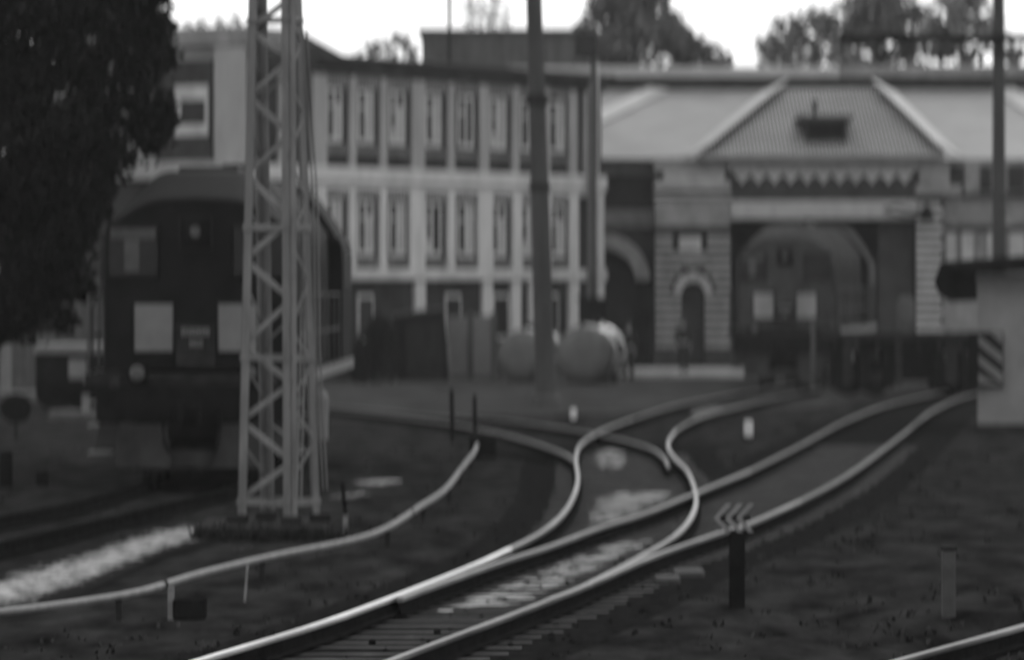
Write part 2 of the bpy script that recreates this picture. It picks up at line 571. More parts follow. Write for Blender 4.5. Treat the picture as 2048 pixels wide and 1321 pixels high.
# ------------------------------------------------------------------ trees
def leaf_blob(m, c, rad, n, size, flat=1.0):
    for _ in range(n):
        while True:
            p = Vector((random.uniform(-1, 1), random.uniform(-1, 1), random.uniform(-1, 1)))
            if p.length <= 1:
                break
        p = p * (p.length ** -.25 if p.length > .05 else 1) * (random.uniform(1, 1.6) if random.random() < .2 else 1)
        q = c + Vector((p.x * rad, p.y * rad, p.z * rad * flat))
        a = Vector((random.gauss(0, 1), random.gauss(0, 1), random.gauss(0, 1))).normalized()
        b = a.cross(Vector((random.gauss(0, 1), random.gauss(0, 1), random.gauss(0, 1)))).normalized()
        s = size * random.uniform(.6, 1.4)
        o = len(m.v)
        m.v += [q - a * s * .9, q + b * s * .45, q + a * s * .9, q - b * s * .45]
        m.f.append((o, o + 1, o + 2, o + 3))


def tree(name, label, base, height, blobs, trunk_r, leaf, size, dens, leafm, group=None, bare=0):
    """blobs: list of (dx, dy, z, radius) in metres from the base"""
    t = thing(name, label, 'tree', base, 0, group)
    w = MB()
    top = Vector((random.uniform(-.3, .3), 0, height * .72))
    zs = [0, .25, .5, .75, 1.0]
    w.tube([Vector((top.x * k * k, random.uniform(-.08, .08) * k, top.z * k)) for k in zs], [trunk_r * (1.25, 1, .8, .55, .2)[i] for i in range(5)], 9)
    for dx, dy, z, r in blobs:
        k = min(.95, max(.3, (z - r * .8) / top.z * .8))
        a = Vector((top.x * k * k, 0, top.z * k))
        b = Vector((dx, dy, z))
        c = (a + b) / 2 + Vector((0, 0, -.15 * r))
        w.tube([a, c, b], [trunk_r * .4, trunk_r * .26, trunk_r * .08], 6)
        for _ in range(bare):
            e = b + Vector((random.gauss(0, 1), random.gauss(0, 1), random.gauss(.3, 1))).normalized() * r
            w.tube([b, (b + e) / 2 + Vector((0, 0, .1 * r)), e], [trunk_r * .1, trunk_r * .06, trunk_r * .02], 4)
    w.build('trunk', 'bark', t)
    m = MB()
    for dx, dy, z, r in blobs:
        n = int(dens * r * r)
        leaf_blob(m, Vector((dx, dy, z)), r, n // 2, size)
        for _ in range(5):
            e = Vector((random.gauss(0, 1), random.gauss(0, 1), random.gauss(0, .8))).normalized() * r * random.uniform(.6, 1.0)
            leaf_blob(m, Vector((dx, dy, z)) + e, r * random.uniform(.25, .5), n // 9, size)
    me = m.build('crown', leafm, t)
    return t


def px_tree(name, label, d, spots, trunk_px, leafm, size, dens, trunk_r, group=None, bare=0):
    """spots in photo pixels (x, y, r) at depth d"""
    bx = (trunk_px - CX) / F * d
    bl = []
    zt = 0
    for x, y, r in spots:
        p = pt(x, y, d)
        rr = r / F * d
        bl.append((p.x - bx, random.uniform(-.6, .6) * rr, p.z, rr))
        zt = max(zt, p.z + rr)
    return tree(name, label, Vector((bx, d, 0)), zt, bl, trunk_r, None, size, dens, leafm, group, bare)


# ------------------------------------------------------------------ person
def person(label, loc, rz, walk=0.0, cap=False):
    root = thing('person', label, 'person', loc, rz)

    def skin(name, pts, edges, m, root_i=0, sub=1):
        me = bpy.data.meshes.new(name)
        me.from_pydata([p[0] for p in pts], edges, [])
        o = bpy.data.objects.new(name, me)
        COL.objects.link(o)
        o.parent = root
        md = o.modifiers.new('Skin', 'SKIN')
        md.use_smooth_shade = True
        for i, p in enumerate(pts):
            sv = me.skin_vertices[0].data[i]
            r = p[1]
            sv.radius = r if isinstance(r, tuple) else (r, r)
            sv.use_root = i == root_i
        sb = o.modifiers.new('Sub', 'SUBSURF')
        sb.levels = sub
        sb.render_levels = sub
        me.materials.append(M[m])
        return o
    pts = [((0, 0, .95), (.15, .10)), ((0, 0, 1.15), (.14, .095)), ((0, .0, 1.36), (.17, .10)), ((0, .0, 1.47), .055), ((0, -.02, 1.56), (.075, .09)), ((0, -.015, 1.66), (.078, .095)), ((0, 0, 1.73), .05)]
    ed = [(0, 1), (1, 2), (2, 3), (3, 4), (4, 5), (5, 6)]
    for s in (-1, 1):
        k = len(pts)
        w = walk * s
        pts += [((s * .09, 0, .88), .095), ((s * .1, -.05 - w * .3, .5), .065), ((s * .1, w * .6, .09), .042), ((s * .11, w * .6 - .14, .04), .035)]
        ed += [(0, k), (k, k + 1), (k + 1, k + 2), (k + 2, k + 3)]
        k = len(pts)
        pts += [((s * .19, 0, 1.40), .06), ((s * .24, .03 + w * .2, 1.12), .045), ((s * .25, -.06 + w * .4, .88), .032), ((s * .25, -.08 + w * .4, .81), (.02, .04))]
        ed += [(2, k), (k, k + 1), (k + 1, k + 2), (k + 2, k + 3)]
        hp = k + 3
        hx, hy = s * .25, -.08 + w * .4
        for j in range(4):
            k = len(pts)
            yy = hy - .03 + j * .02
            ln = (.065, .08, .078, .06)[j]
            pts += [((hx, yy, .765), .009), ((hx - s * .012, yy, .765 - ln * .5), .008), ((hx - s * .03, yy, .765 - ln), .006)]
            ed += [(hp, k), (k, k + 1), (k + 1, k + 2)]
        k = len(pts)
        pts += [((hx - s * .005, hy - .045, .80), .010), ((hx - s * .015, hy - .06, .765), .008)]
        ed += [(hp, k), (k, k + 1)]
    skin('body', pts, ed, 'skin')
    # clothes: jacket and trousers follow the body
    cp = [((0, 0, .90), (.175, .125)), ((0, 0, 1.15), (.165, .12)), ((0, 0, 1.36), (.195, .125)), ((0, 0, 1.46), (.075, .075))]
    ce = [(0, 1), (1, 2), (2, 3)]
    for s in (-1, 1):
        k = len(cp)
        w = walk * s
        cp += [((s * .2, 0, 1.40), .078), ((s * .245, .03 + w * .2, 1.12), .062), ((s * .25, -.055 + w * .4, .9), .05)]
        ce += [(2, k), (k, k + 1), (k + 1, k + 2)]
    skin('jacket', cp, ce, 'cloth')
    tp = [((0, 0, .95), (.165, .115))]
    te = []
    for s in (-1, 1):
        k = len(tp)
        w = walk * s
        tp += [((s * .09, 0, .86), .11), ((s * .1, -.05 - w * .3, .5), .085), ((s * .1, w * .6, .11), .068)]
        te += [(0, k), (k, k + 1), (k + 1, k + 2)]
    skin('trousers', tp, te, 'cloth')
    for s in (-1, 1):
        w = walk * s
        MB().cbox(s * .105 - .05, s * .105 + .05, w * .6 - .2, w * .6 + .07, 0, .10, .03).build('shoe', 'black', root)
    hb = bmesh.new()
    bmesh.ops.create_uvsphere(hb, u_segments=16, v_segments=10, radius=1)
    m = MB()
    hb.verts.ensure_lookup_table()
    m.add([Vector((v.co.x * .095, v.co.y * .11 + .012, v.co.z * .085 + 1.70)) for v in hb.verts if True], [[v.index for v in f.verts] for f in hb.faces])
    hb.free()
    m.build('cap' if cap else 'hair', 'hair', root, smooth=True)
    nose = MB().tube([(0, -.10, 1.62), (0, -.128, 1.595), (0, -.10, 1.58)], [.008, .014, .008], 6)
    nose.build('nose', 'skin', root)
    eye = MB()
    for s in (-1, 1):
        eye.tube([(s * .033, -.10, 1.635), (s * .033, -.108, 1.635)], .012, 8)
    eye.box(-.03, .03, -.108, -.1, 1.545, 1.556)
    eye.build('eyes_and_mouth', 'hair', root)
    return root


# ================================================================== SETTING
def vnoise(x, y):
    return (math.sin(x * 1.7 + 2 * math.sin(y * .6)) + math.sin(y * 1.3 + 1.5 * math.sin(x * .9)) + .6 * math.sin(x * 3.9 + y * 2.7)) / 2.6


LA, LB, LC, LD, LG = (rail_line(p) for p in (RA, RB, RC, RD, RG))
LE, LF = rail_line(RE), rail_line(RF)


def track_dist(x, y):
    """rough distance from the nearest rail, measured across the view"""
    best = 9.0
    for l in (LA, LB, LC, LD, LG):
        q = x_at(l, y)
        if q is not None:
            best = min(best, abs(q - x))
    return best


def between(x, y):
    for l, r in ((LA, LC), (LB, LD), (LA, LD)):
        a, b = x_at(l, y), x_at(r, y)
        if a is not None and b is not None and a - .7 < x < b + .7 and b - a < 5:
            return True
    return False


def ground_z(x, y):
    if y < 30 or y > 112 or abs(x) > 14:
        return 0.0
    k = min(1.0, max(0.0, (track_dist(x, y) - 1.0) / 1.2))
    if x < -2.2:
        k *= .35
    d = x_at(LD, y)
    big = 0.0
    if d is not None and x > d + 2.2:
        big = .16 * min(1, (x - d - 2.2) / 2.5) * min(1, max(0, (96 - y) / 10))
    return k * (.05 * vnoise(x * 1.1, y * .5) - .02 + big * (1 + .5 * vnoise(x * .7 + 3, y * .35)))


def axis(lo, hi, core0, core1, step, coarse):
    v = [lo]
    while v[-1] < core0 - 1e-6:
        v.append(min(core0, v[-1] + coarse))
    while v[-1] < core1 - 1e-6:
        v.append(min(core1, v[-1] + step))
    while v[-1] < hi - 1e-6:
        v.append(min(hi, v[-1] + coarse))
    return v


def build_ground():
    xs = axis(-900, 900, -14, 14, .3, 80)
    ys = axis(-60, 1500, 28, 114, .45, 60)
    m = MB()
    for y in ys:
        for x in xs:
            m.v.append(Vector((x, y, ground_z(x, y))))
    n = len(xs)
    for j in range(len(ys) - 1):
        for i in range(n - 1):
            m.f.append((j * n + i, j * n + i + 1, (j + 1) * n + i + 1, (j + 1) * n + i))
    g = m.build('ground', 'earth', smooth=True)
    tag(g, kind='structure')
    # asphalt yard
    a = MB().add([(-5.0, 104, .004), (2.5, 112, .004), (7.6, 118, .004), (12, 140, .004), (16, 167, .004), (-7, 167, .004)], [(0, 1, 2, 3, 4, 5)]).build('yard_pavement', 'asphalt')
    tag(a, kind='structure')
    p = MB().box(3.45, 8.0, 155.6, 164.2, -.05, .15, ch=.02).build('pavement', 'pave')
    tag(p, kind='structure')
    # ballast beds
    b = MB()
    for l, r, y0, y1, z in ((LA, LC, 30, 92, .002), (LB, LD, 33, 132, .004)):
        y = y0
        prev = None
        while y < y1:
            xa, xb = x_at(l, y), x_at(r, y)
            if l is LA and xb is None:
                xb = x_at(LD, y)
            if l is LB and xa is None:
                xa = x_at(LA, y)
            if xa is not None and xb is not None:
                o = len(b.v)
                b.v += [Vector((xa - .9, y, z)), Vector((xb + .9, y, z))]
                if prev is not None:
                    b.f.append((prev, prev + 1, o + 1, o))
                prev = o
            y += .5
    tag(b.build('track_bed', 'ballast'), kind='structure')
    # pale wet gravel path at the left
    top = smooth_line([gp(x, y, .012) for x, y in [(-90, 1168), (60, 1122), (150, 1100), (290, 1056), (360, 1044), (470, 1026)]], .3)
    bot = smooth_line([gp(x, y, .012) for x, y in [(-90, 1236), (20, 1226), (120, 1202), (230, 1160), (330, 1112), (455, 1078)]], .3)
    m = MB()
    cov = []
    nu, nv = 60, 12
    for i in range(nu + 1):
        a0, b0 = top[round(i / nu * (len(top) - 1))], bot[round(i / nu * (len(bot) - 1))]
        for j in range(nv + 1):
            m.v.append(a0 + (b0 - a0) * (j / nv))
            cov.append(math.sin(math.pi * j / nv) ** .8 * min(1, (nu - i) / 8))
    for i in range(nu):
        for j in range(nv):
            k = i * (nv + 1) + j
            m.f.append((k, k + 1, k + nv + 2, k + nv + 1))
    g = m.build('gravel_path', 'gravel', smooth=True)
    at = g.data.attributes.new('cover', 'FLOAT', 'POINT')
    for k, c in enumerate(cov):
        at.data[k].value = c
    tag(g, kind='structure')


PUD = [[(1186, 908), (1215, 896), (1255, 905), (1262, 925), (1240, 944), (1200, 938)],
       [(1195, 1000), (1250, 985), (1330, 988), (1375, 982), (1330, 1005), (1270, 1030), (1205, 1052), (1180, 1060), (1185, 1030)],
       [(1120, 1128), (1200, 1096), (1260, 1085), (1320, 1078), (1290, 1095), (1215, 1135), (1120, 1180), (1040, 1215), (950, 1220), (905, 1232), (880, 1222), (960, 1190)],
       [(1375, 822), (1420, 812), (1470, 820), (1440, 838), (1390, 840)],
       [(690, 966), (760, 960), (835, 963), (790, 970), (720, 973)],
       [(650, 1000), (700, 984), (745, 990), (720, 998)]]


def build_puddles():
    """rain water lying in broken strips between the sleepers and in shallow hollows"""
    for pi, pl in enumerate(PUD):
        q = [gp(x, y) for x, y in pl]
        y0, y1 = min(p.y for p in q), max(p.y for p in q)
        m = MB()
        y = y0 + .05
        while y < y1:
            xs = []
            for a, b in zip(q, q[1:] + q[:1]):
                if (a.y - y) * (b.y - y) < 0:
                    xs.append(a.x + (b.x - a.x) * (y - a.y) / (b.y - a.y))
            xs.sort()
            th = random.uniform(.12, .36)
            for xa, xb in zip(xs[::2], xs[1::2]):
                cuts = sorted([xa] + [random.uniform(xa, xb) for _ in range(random.choice((0, 1, 1, 2)))] + [xb])
                for ca, cb in zip(cuts, cuts[1:]):
                    ca += random.uniform(-.06, .08)
                    cb -= random.uniform(.0, .12)
                    if cb - ca < .08 or random.random() < .12:
                        continue
                    n = 7
                    up, dn = [], []
                    for k in range(n + 1):
                        t = k / n
                        w = th * (math.sin(math.pi * (t * .94 + .03)) ** .5) * random.uniform(.7, 1.1) / 2
                        x = ca + (cb - ca) * t
                        up.append(Vector((x, y + w, .0145)))
                        dn.append(Vector((x, y - w, .0145)))
                    ring = dn + up[::-1]
                    o = len(m.v)
                    m.v += ring
                    for k in range(n):
                        m.f.append((o + k, o + k + 1, o + 2 * n - k, o + 2 * n + 1 - k))
            y += th * random.uniform(1.05, 1.7) + .04
        if m.v:
            tag(m.build('puddle', 'water'), kind='structure')


def build_grass():
    m = MB()
    n = 0
    tries = 0
    while n < 800 and tries < 90000:
        tries += 1
        y = 36 + 72 * random.random() ** 1.3
        x = random.uniform(-.118, .118) * y
        if track_dist(x, y) < .25 or between(x, y):
            continue
        if vnoise(x * .8 + 5, y * .25) < random.uniform(-.5, .35):
            continue
        s = gp_row = None
        px = CX + F * x / y
        py = HY + F * H / y
        if px < 470 and 1030 < py < 1235 and random.random() < .93:
            continue
        z = ground_z(x, y)
        hgt = random.uniform(.02, .08) * (1.4 if x > 3 else 1)
        for _ in range(4):
            a = random.uniform(0, 6.28)
            w = random.uniform(.012, .03)
            lean = Vector((math.cos(a), math.sin(a), 0)) * hgt * random.uniform(.2, .9)
            s = Vector((-math.sin(a), math.cos(a), 0)) * w
            b = Vector((x + random.uniform(-.1, .1), y + random.uniform(-.1, .1), z - .01))
            o = len(m.v)
            m.v += [b - s, b + s, b + lean * .5 + Vector((0, 0, hgt * .7)) + s * .7, b + lean + Vector((0, 0, hgt * random.uniform(.7, 1)))]
            m.f.append((o, o + 1, o + 2, o + 3))
        n += 1
    tag(m.build('grass', 'grass'), 'low dark weeds growing over the yard beside the tracks', 'grass', kind='stuff')


build_ground()
build_puddles()
build_grass()
T5 = build_tracks()
for px in ([(-80, 1050), (0, 1032), (150, 1003), (288, 960), (300, 940), (330, 890), (360, 850)], [(-80, 1105), (0, 1084), (190, 1040), (380, 994), (494, 959), (478, 920), (475, 880), (470, 850)]):
    h, f = rail_mesh(rail_line(px))
    r = f.build('rail', 'rust', T5, smooth=True, world=True)
    h.build('rail_head', 'rust', r, smooth=True, world=True)


# ================================================================== OFFICE BUILDING (left of centre)
def build_office():
    rz = math.atan2(.853, .522)
    t = thing('office_building', 'two storey building with pale pilasters and rows of tall windows', 'building', (-6.38, 150, 0), rz)

    def sx(px):
        k = (px - CX) / F
        return (k * 150 + 6.38) / (.522 - .853 * k)
    L1 = sx(1203)
    MB().box(-3.9, L1, 0, 9, 0, 10.1).build('wall', 'wall', t)
    # cornice and string courses
    MB().box(-3.9, L1 + .1, -.32, .5, 10.0, 10.22, ch=.02).box(-3.9, L1 + .05, -.2, -.005, 9.72, 9.995, ch=.02).build('cornice', 'walldark', t)
    MB().box(-.05, L1 + .14, -.5, 8, 10.225, 10.32, ch=.015).build('roof', 'roofdark', t)
    MB().box(-4.0, L1 + .06, -.22, -.005, 6.30, 6.78, ch=.03).box(-4.0, L1 + .02, -.13, -.005, 6.08, 6.297, ch=.01).build('string_course', 'plaster', t)
    MB().box(-4.0, L1 + .06, -.24, -.005, 3.18, 3.52, ch=.03).build('sill_course', 'plaster', t)
    MB().box(-4.0, L1 + .04, -.18, -.005, 0, .7, ch=.02).build('plinth', 'walldark', t)
    up = [(560, 18), (634, 30), (700, 15), (762, 15), (831, 27), (897, 15), (963, 20), (1026, 15), (1088, 16), (1141, 18), (1168, 14)]
    lo = [(560, 18), (634, 26), (699, 15), (761, 15), (829, 32), (897, 16), (965, 32), (1029, 20), (1088, 20), (1142, 20), (1196, 14)]
    gr = [(834, 22), (969, 21), (1026, 20), (1061, 18), (1142, 20), (1196, 14)]

    def pil(lst, z0, z1, out, pm='plaster'):
        for px, w in lst:
            a, b = sx(px - w / 2 + 1), sx(px + w / 2 - 1)
            MB().box(a, b, -out, -.004, z0, z1, ch=.02).build('pilaster', pm, t)
    pil(up, 6.79, 9.7, .14, 'plasterdull')
    pil(lo, 3.53, 6.07, .15)
    pil(gr, .72, 3.17, .16)
    wins = [668, 731, 794, 866, 931, 996, 1057, 1113]
    for j, px in enumerate(wins):
        for fl in (0, 1):
            z0, z1 = ((3.95, 5.75), (7.55, 9.3))[fl]
            a, b = sx(px - 17), sx(px + 15)
            fr = MB()
            w = .11
            fr.box(a, b, -.03, .05, z0, z0 + .15).box(a, b, -.03, .05, z1 - .1, z1)
            fr.box(a, a + w, -.03, .05, z0 + .15, z1 - .1).box(b - w, b, -.03, .05, z0 + .15, z1 - .1)
            mid = a + (b - a) * (.5 if (j + fl) % 3 else .42)
            fr.box(mid - .06, mid + .06, -.035, .04, z0 + .15, z1 - .1)
            fr.box(a + w, mid - .06, -.028, .04, z1 - .62, z1 - .54)
            f = fr.build('window', 'frame', t)
            MB().box(a + .02, b - .02, -.012, -.006, z0 + .05, z1 - .04).build('pane', 'glass', f)
            # net curtain drawn behind the right leaf
            c = MB()
            if (j * 7 + fl * 3) % 5 != 1:
                c.box(mid + .065, b - w - .005, -.02, -.014, z0 + .152, z1 - .15 - .3 * ((j + fl) % 2))
            if (j + fl) % 3 == 0:
                c.box(a + w + .005, mid - .065, -.02, -.014, z0 + .152, z0 + .55)
            if c.v:
                c.build('curtain', 'curtain', f)
            # comb-like brick ornament over and under the window
            n = 7
            a2, b2 = sx(px - 24), sx(px + 22)
            d, d2 = MB(), MB()
            for k in range(n):
                x = a2 + (b2 - a2) * (k + .5) / n
                d.box(x - .065, x + .065, -.11, -.005, (5.78 if fl == 0 else 9.36), (6.075 if fl == 0 else 9.7))
                d2.box(x - .05, x + .05, -.09, -.005, z0 - .34, z0 - .1)
            d.build('brick_ornament', 'stone', t)
            d2.build('brick_ornament', 'stone', t)
            MB().box(a - .1, b + .1, -.14, -.004, z0 - .095, z0 - .002, ch=.01).build('window_sill', 'walldark', t)
    for px in (730, 905, 1000, 1100):
        a, b = sx(px - 16), sx(px + 16)
        f = MB().box(a, b, -.03, .05, 1.2, 2.7).build('window', 'frame', t)
        MB().box(a + .1, b - .1, -.05, -.034, 1.3, 2.6).build('pane', 'glass', f)
    # corner block, taller, with raking parapet
    eb = MB().box(-4.02, -1.0, .05, 7.0, 6.9, 10.95).build('corner_block', 'stone', t)
    MB().box(-4.25, -.95, -.35, 7.2, 10.4, 11.0, ch=.03).build('parapet', 'stone', t)
    MB().prism([(-.94, 10.33), (-.94, 11.0), (1.6, 10.33)], lambda p: Vector((p[0], -.2, p[1])), lambda p: Vector((p[0], .3, p[1]))).build('raking_parapet', 'walldark', t)
    MB().box(-4.2, -3.9, -.28, .75, 3.5, 10.395, ch=.03).build('corner_pilaster', 'plasterdull', t)
    MB().box(-4.13, -3.91, .9, 3.0, 6.9, 10.0).build('end_panel', 'walldark', t)
    f = MB().box(-4.19, -4.135, 1.0, 2.25, 7.65, 9.2).build('end_window', 'frame', t)
    MB().box(-4.205, -4.192, 1.1, 2.0, 8.0, 8.75).build('pane', 'glass', f)
    MB().box(-4.25, -3.9, -.1, 7.0, 6.3, 6.85, ch=.03).build('end_course', 'plasterdull', t)
    # downpipe at the far end
    x = sx(1160)
    MB().tube([(x, -.36, 10.0), (x, -.36, .3)], .06, 8).build('downpipe', 'galv', t)
    # weeds on the parapet
    # upper storey set back behind
    t2 = thing('rear_building', 'plain grey flat topped block rising behind the pilastered building', 'building', (-.6, 187, 0))
    sc = F / 187
    x0, x1 = (845 - CX) / sc, (1152 - CX) / sc
    MB().box(x0, x1, 187, 197, 0, H + (HY - 66) / sc).build('wall', 'conc', t2, world=True)
    MB().box(x0 - .15, x1 + .15, 186.85, 197.2, H + (HY - 66) / sc + .003, H + (HY - 58) / sc, ch=.02).build('roof', 'roofdark', t2, world=True)
    MB().box(x0 + 1.0, x0 + 1.12, 186.9, 187.05, H + 5, H + (HY + 30) / sc).build('aerial_mast', 'under', t2, world=True)


build_office()


# ================================================================== DEPOT with hipped roof
def build_depot():
    D = 165.0
    SC = F / D
    X = lambda px: (px - CX) / SC
    Z = lambda y: H + (HY - y) / SC
    t = thing('locomotive_depot', 'long depot with corrugated hipped roof and a wide dark gateway', 'building', (10.8, D, 0))

    def b(name, m, mb, parent=t, **k):
        return mb.build(name, m, parent, world=True, **k)
    # --- left pier, rusticated, with arched niche
    xa, xb = X(1310), X(1461)
    na, nb = X(1364), X(1408)
    zt = Z(455)
    znt = Z(585)
    rn = (nb - na) / 2
    zc = znt
    core = MB().box(xa + .03, na, D + .06, D + 3, 0, zt).box(nb, xb - .03, D + .06, D + 3, 0, zt).box(na, nb, D + .06, D + 3, znt + rn + .05, zt).box(na, nb, D + .7, D + 3, 0, znt + rn + .05)
    b('pier_core', 'mortar', core)
    cs = MB()
    z = .82
    h = .285
    while z + h < zt + .05:
        z1 = z + h - .075
        zm = (z + z1) / 2
        if z1 < zc + .02:
            cs.box(xa, na - .02, D - .03, D + .055, z, z1, ch=.018).box(nb + .02, xb, D - .03, D + .055, z, z1, ch=.018)
        else:
            hw = rn + .3
            if zm < zc + hw + .1:
                q = math.sqrt(max(.01, (hw + .12) ** 2 - min(hw, zm - zc) ** 2))
                c = (na + nb) / 2
                cs.box(xa, c - q, D - .03, D + .055, z, z1, ch=.018).box(c + q, xb, D - .03, D + .055, z, z1, ch=.018)
            elif Z(502) - .1 < zm < Z(472) + .1:
                cs.box(xa, X(1345), D - .03, D + .055, z, z1, ch=.018).box(X(1415), xb, D - .03, D + .055, z, z1, ch=.018)
            else:
                cs.box(xa, xb, D - .03, D + .055, z, z1, ch=.018)
        z += h
    b('stone_courses', 'stone', cs)
    vs = MB()
    c = (na + nb) / 2
    nv = 9
    for k in range(nv):
        a0, a1 = math.pi * (k + .06) / nv, math.pi * (k + .94) / nv
        r0, r1 = rn, rn + (.36 if k == nv // 2 else .3)
        pr = [(c + math.cos(a) * r, zc + math.sin(a) * r) for a, r in ((a0, r0), (a1, r0), (a1, r1), (a0, r1))]
        vs.prism(pr, lambda p: Vector((p[0], D - .05, p[1])), lambda p: Vector((p[0], D + .055, p[1])))
    b('niche_arch', 'stonelight', vs)
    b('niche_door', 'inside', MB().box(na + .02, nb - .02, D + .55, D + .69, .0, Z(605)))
    b('niche_fanlight', 'walldark', MB().box(na + .02, nb - .02, D + .56, D + .69, Z(603), Z(575)))
    b('plaque', 'stonelight', MB().box(X(1358), X(1402), D - .05, D + .055, Z(502), Z(474), ch=.02))
    b('pier_plinth', 'walldark', MB().box(xa - .06, na, D - .1, D + .5, 0, .76, ch=.03))
    b('pier_plinth', 'walldark', MB().box(nb, xb + .06, D - .1, D + .5, 0, .76, ch=.03))
    b('pier_block', 'stone', MB().box(xa, xb, D - .02, D + 3, zt + .01, Z(397), ch=.02))
    b('pier_string', 'stonelight', MB().box(xa - .05, xb + .05, D - .12, D + 3.1, Z(396), Z(389), ch=.02))
    b('pier_frieze', 'walldark', MB().box(xa, xb, D, D + 3, Z(388), Z(381)))
    b('capital', 'stonelight', MB().box(xa - .02, xb, D - .16, D + 3.1, Z(380), Z(362), ch=.04).box(xa + .3, xb - .2, D - .1, D + 3.1, Z(361), Z(345), ch=.04))
    b('pier_head', 'stone', MB().box(xa - .02, xb - .01, D, D + 3, Z(344), Z(316)))
    # --- gateway
    ga, gb = X(1461), X(1832)
    b('lintel', 'stonelight', MB().box(ga, gb, D - .12, D + 1.2, Z(439), Z(402), ch=.05))
    b('lintel_fascia', 'walldark', MB().box(ga, gb, D - .02, D + 1.2, Z(401), Z(345)))
    te = MB()
    n = 11
    for k in range(n):
        x0 = ga + .12 + (gb - ga - .24) * k / n
        w = (gb - ga - .24) / n
        te.prism([(x0 + .02, Z(345)), (x0 + w - .02, Z(345)), (x0 + w - .02, Z(352)), (x0 + w * .72, Z(358)), (x0 + w / 2, Z(368)), (x0 + w * .28, Z(358)), (x0 + .02, Z(352))], lambda p: Vector((p[0], D - .12, p[1])), lambda p: Vector((p[0], D - .025, p[1])))
    b('scalloped_valance', 'stonelight', te)
    b('gate_frieze', 'stone', MB().box(ga - .1, gb + .1, D - .16, D + 1.2, Z(344), Z(318), ch=.03))
    # inside of the gateway: open shed
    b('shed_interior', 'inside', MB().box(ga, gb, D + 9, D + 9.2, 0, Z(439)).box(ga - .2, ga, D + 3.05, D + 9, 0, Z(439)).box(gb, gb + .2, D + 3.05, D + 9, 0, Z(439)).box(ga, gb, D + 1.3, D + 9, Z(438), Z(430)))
    # inner round arch
    ar = MB()
    cx, cz = (ga + X(1752)) / 2 + .1, Z(560)
    for k in range(16):
        a0, a1 = math.pi * k / 16, math.pi * (k + 1) / 16
        pr = [(cx + math.cos(a) * r, cz + math.sin(a) * r * .9) for a, r in ((a0, 2.15), (a1, 2.15), (a1, 2.42), (a0, 2.42))]
        ar.prism(pr, lambda p: Vector((p[0], D + 2.5, p[1])), lambda p: Vector((p[0], D + 2.8, p[1])))
    b('inner_arch', 'walldark', ar)
    # folded gate leaf at the right
    b('gate_leaf', 'walldark', MB().box(X(1758), gb - .05, D + .5, D + .62, .1, Z(442), ch=.02))
    # --- right pier and right wing
    pa, pb = gb, X(1888)
    b('pier_core', 'mortar', MB().box(pa + .03, pb - .03, D + .06, D + 3, 0, Z(392)))
    cs = MB()
    z = .82
    k = 0
    while z + h < Z(392):
        o = .12 if k % 2 else 0
        cs.box(pa, pb - o, D - .03, D + .055, z, z + h - .075, ch=.018)
        z += h
        k += 1
    b('stone_courses', 'stonelight', cs)
    b('capital', 'stone', MB().box(pa - .05, pb + .6, D - .16, D + 3.1, Z(390), Z(372), ch=.04).box(pa + .1, pb + .2, D - .08, D + 3.1, Z(371), Z(320), ch=.04))
    b('right_wing_wall', 'stone', MB().box(pb, X(2160), D + .3, D + 9, 0, Z(318)))
    b('wing_string', 'walldark', MB().box(pb + .65, X(2160), D + .12, D + .29, Z(396), Z(386), ch=.02).box(pb + .05, X(2160), D + .15, D + .29, Z(462), Z(450), ch=.02))
    for x0, x1, y0, y1 in ((1902, 1930, 382, 330), (1962, 1984, 382, 330), (2018, 2052, 382, 330)):
        f = b('wing_window', 'walldark', MB().box(X(x0), X(x1), D + .2, D + .29, Z(y0), Z(y1)))
        b('pane', 'glass', MB().box(X(x0) + .08, X(x1) - .08, D + .185, D + .197, Z(y0) + .08, Z(y1) - .08), f)
    for x0, x1 in ((1893, 1912), (1925, 1948), (1975, 2000), (2020, 2050)):
        b('wing_panel', 'stonelight', MB().box(X(x0), X(x1), D + .16, D + .29, Z(540), Z(466), ch=.02))
    # --- left wing with round-headed opening
    DL = 167.2
    SL = F / DL
    XL = lambda px: (px - CX) / SL
    ZL = lambda y: H + (HY - y) / SL
    wl, wr = XL(1197), XL(1312)
    cxp, czp = XL(1208), ZL(560)
    ro, ri = 92 / SL, 62 / SL
    b('left_wing_wall', 'walldark', MB().box(wl, wr, DL + .9, DL + 8, 0, ZL(330)).box(cxp + ro, wr, DL, DL + .9, 0, ZL(456)).box(wl, wr, DL, DL + .9, ZL(456), ZL(330)))
    ar = MB()
    sp = MB()
    for k in range(12):
        a0, a1 = math.pi / 2 * k / 12, math.pi / 2 * (k + 1) / 12
        pr = [(cxp + math.cos(a) * r, czp + math.sin(a) * r) for a, r in ((a0, ri), (a1, ri), (a1, ro), (a0, ro))]
        ar.prism(pr, lambda p: Vector((p[0], DL - .1, p[1])), lambda p: Vector((p[0], DL + .9, p[1])))
        pr = [(cxp + math.cos(a0) * ro, czp + math.sin(a0) * ro), (cxp + math.cos(a1) * ro, czp + math.sin(a1) * ro), (cxp + math.cos(a1) * ro, ZL(456)), (cxp + math.cos(a0) * ro, ZL(456))]
        sp.prism(pr, lambda p: Vector((p[0], DL, p[1])), lambda p: Vector((p[0], DL + .9, p[1])))
    b('arch_trim', 'stonelight', ar)
    b('arch_spandrel', 'walldark', sp)
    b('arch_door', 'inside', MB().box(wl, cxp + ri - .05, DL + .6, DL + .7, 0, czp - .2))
    b('wing_band', 'stone', MB().box(wl, wr, DL - .08, DL - .005, ZL(455), ZL(420), ch=.02))
    # --- roofs
    fr = mat('corrugated_roof_sheet', .34, .44, .6, .6, 0, spec=.2)
    M['corr'] = fr
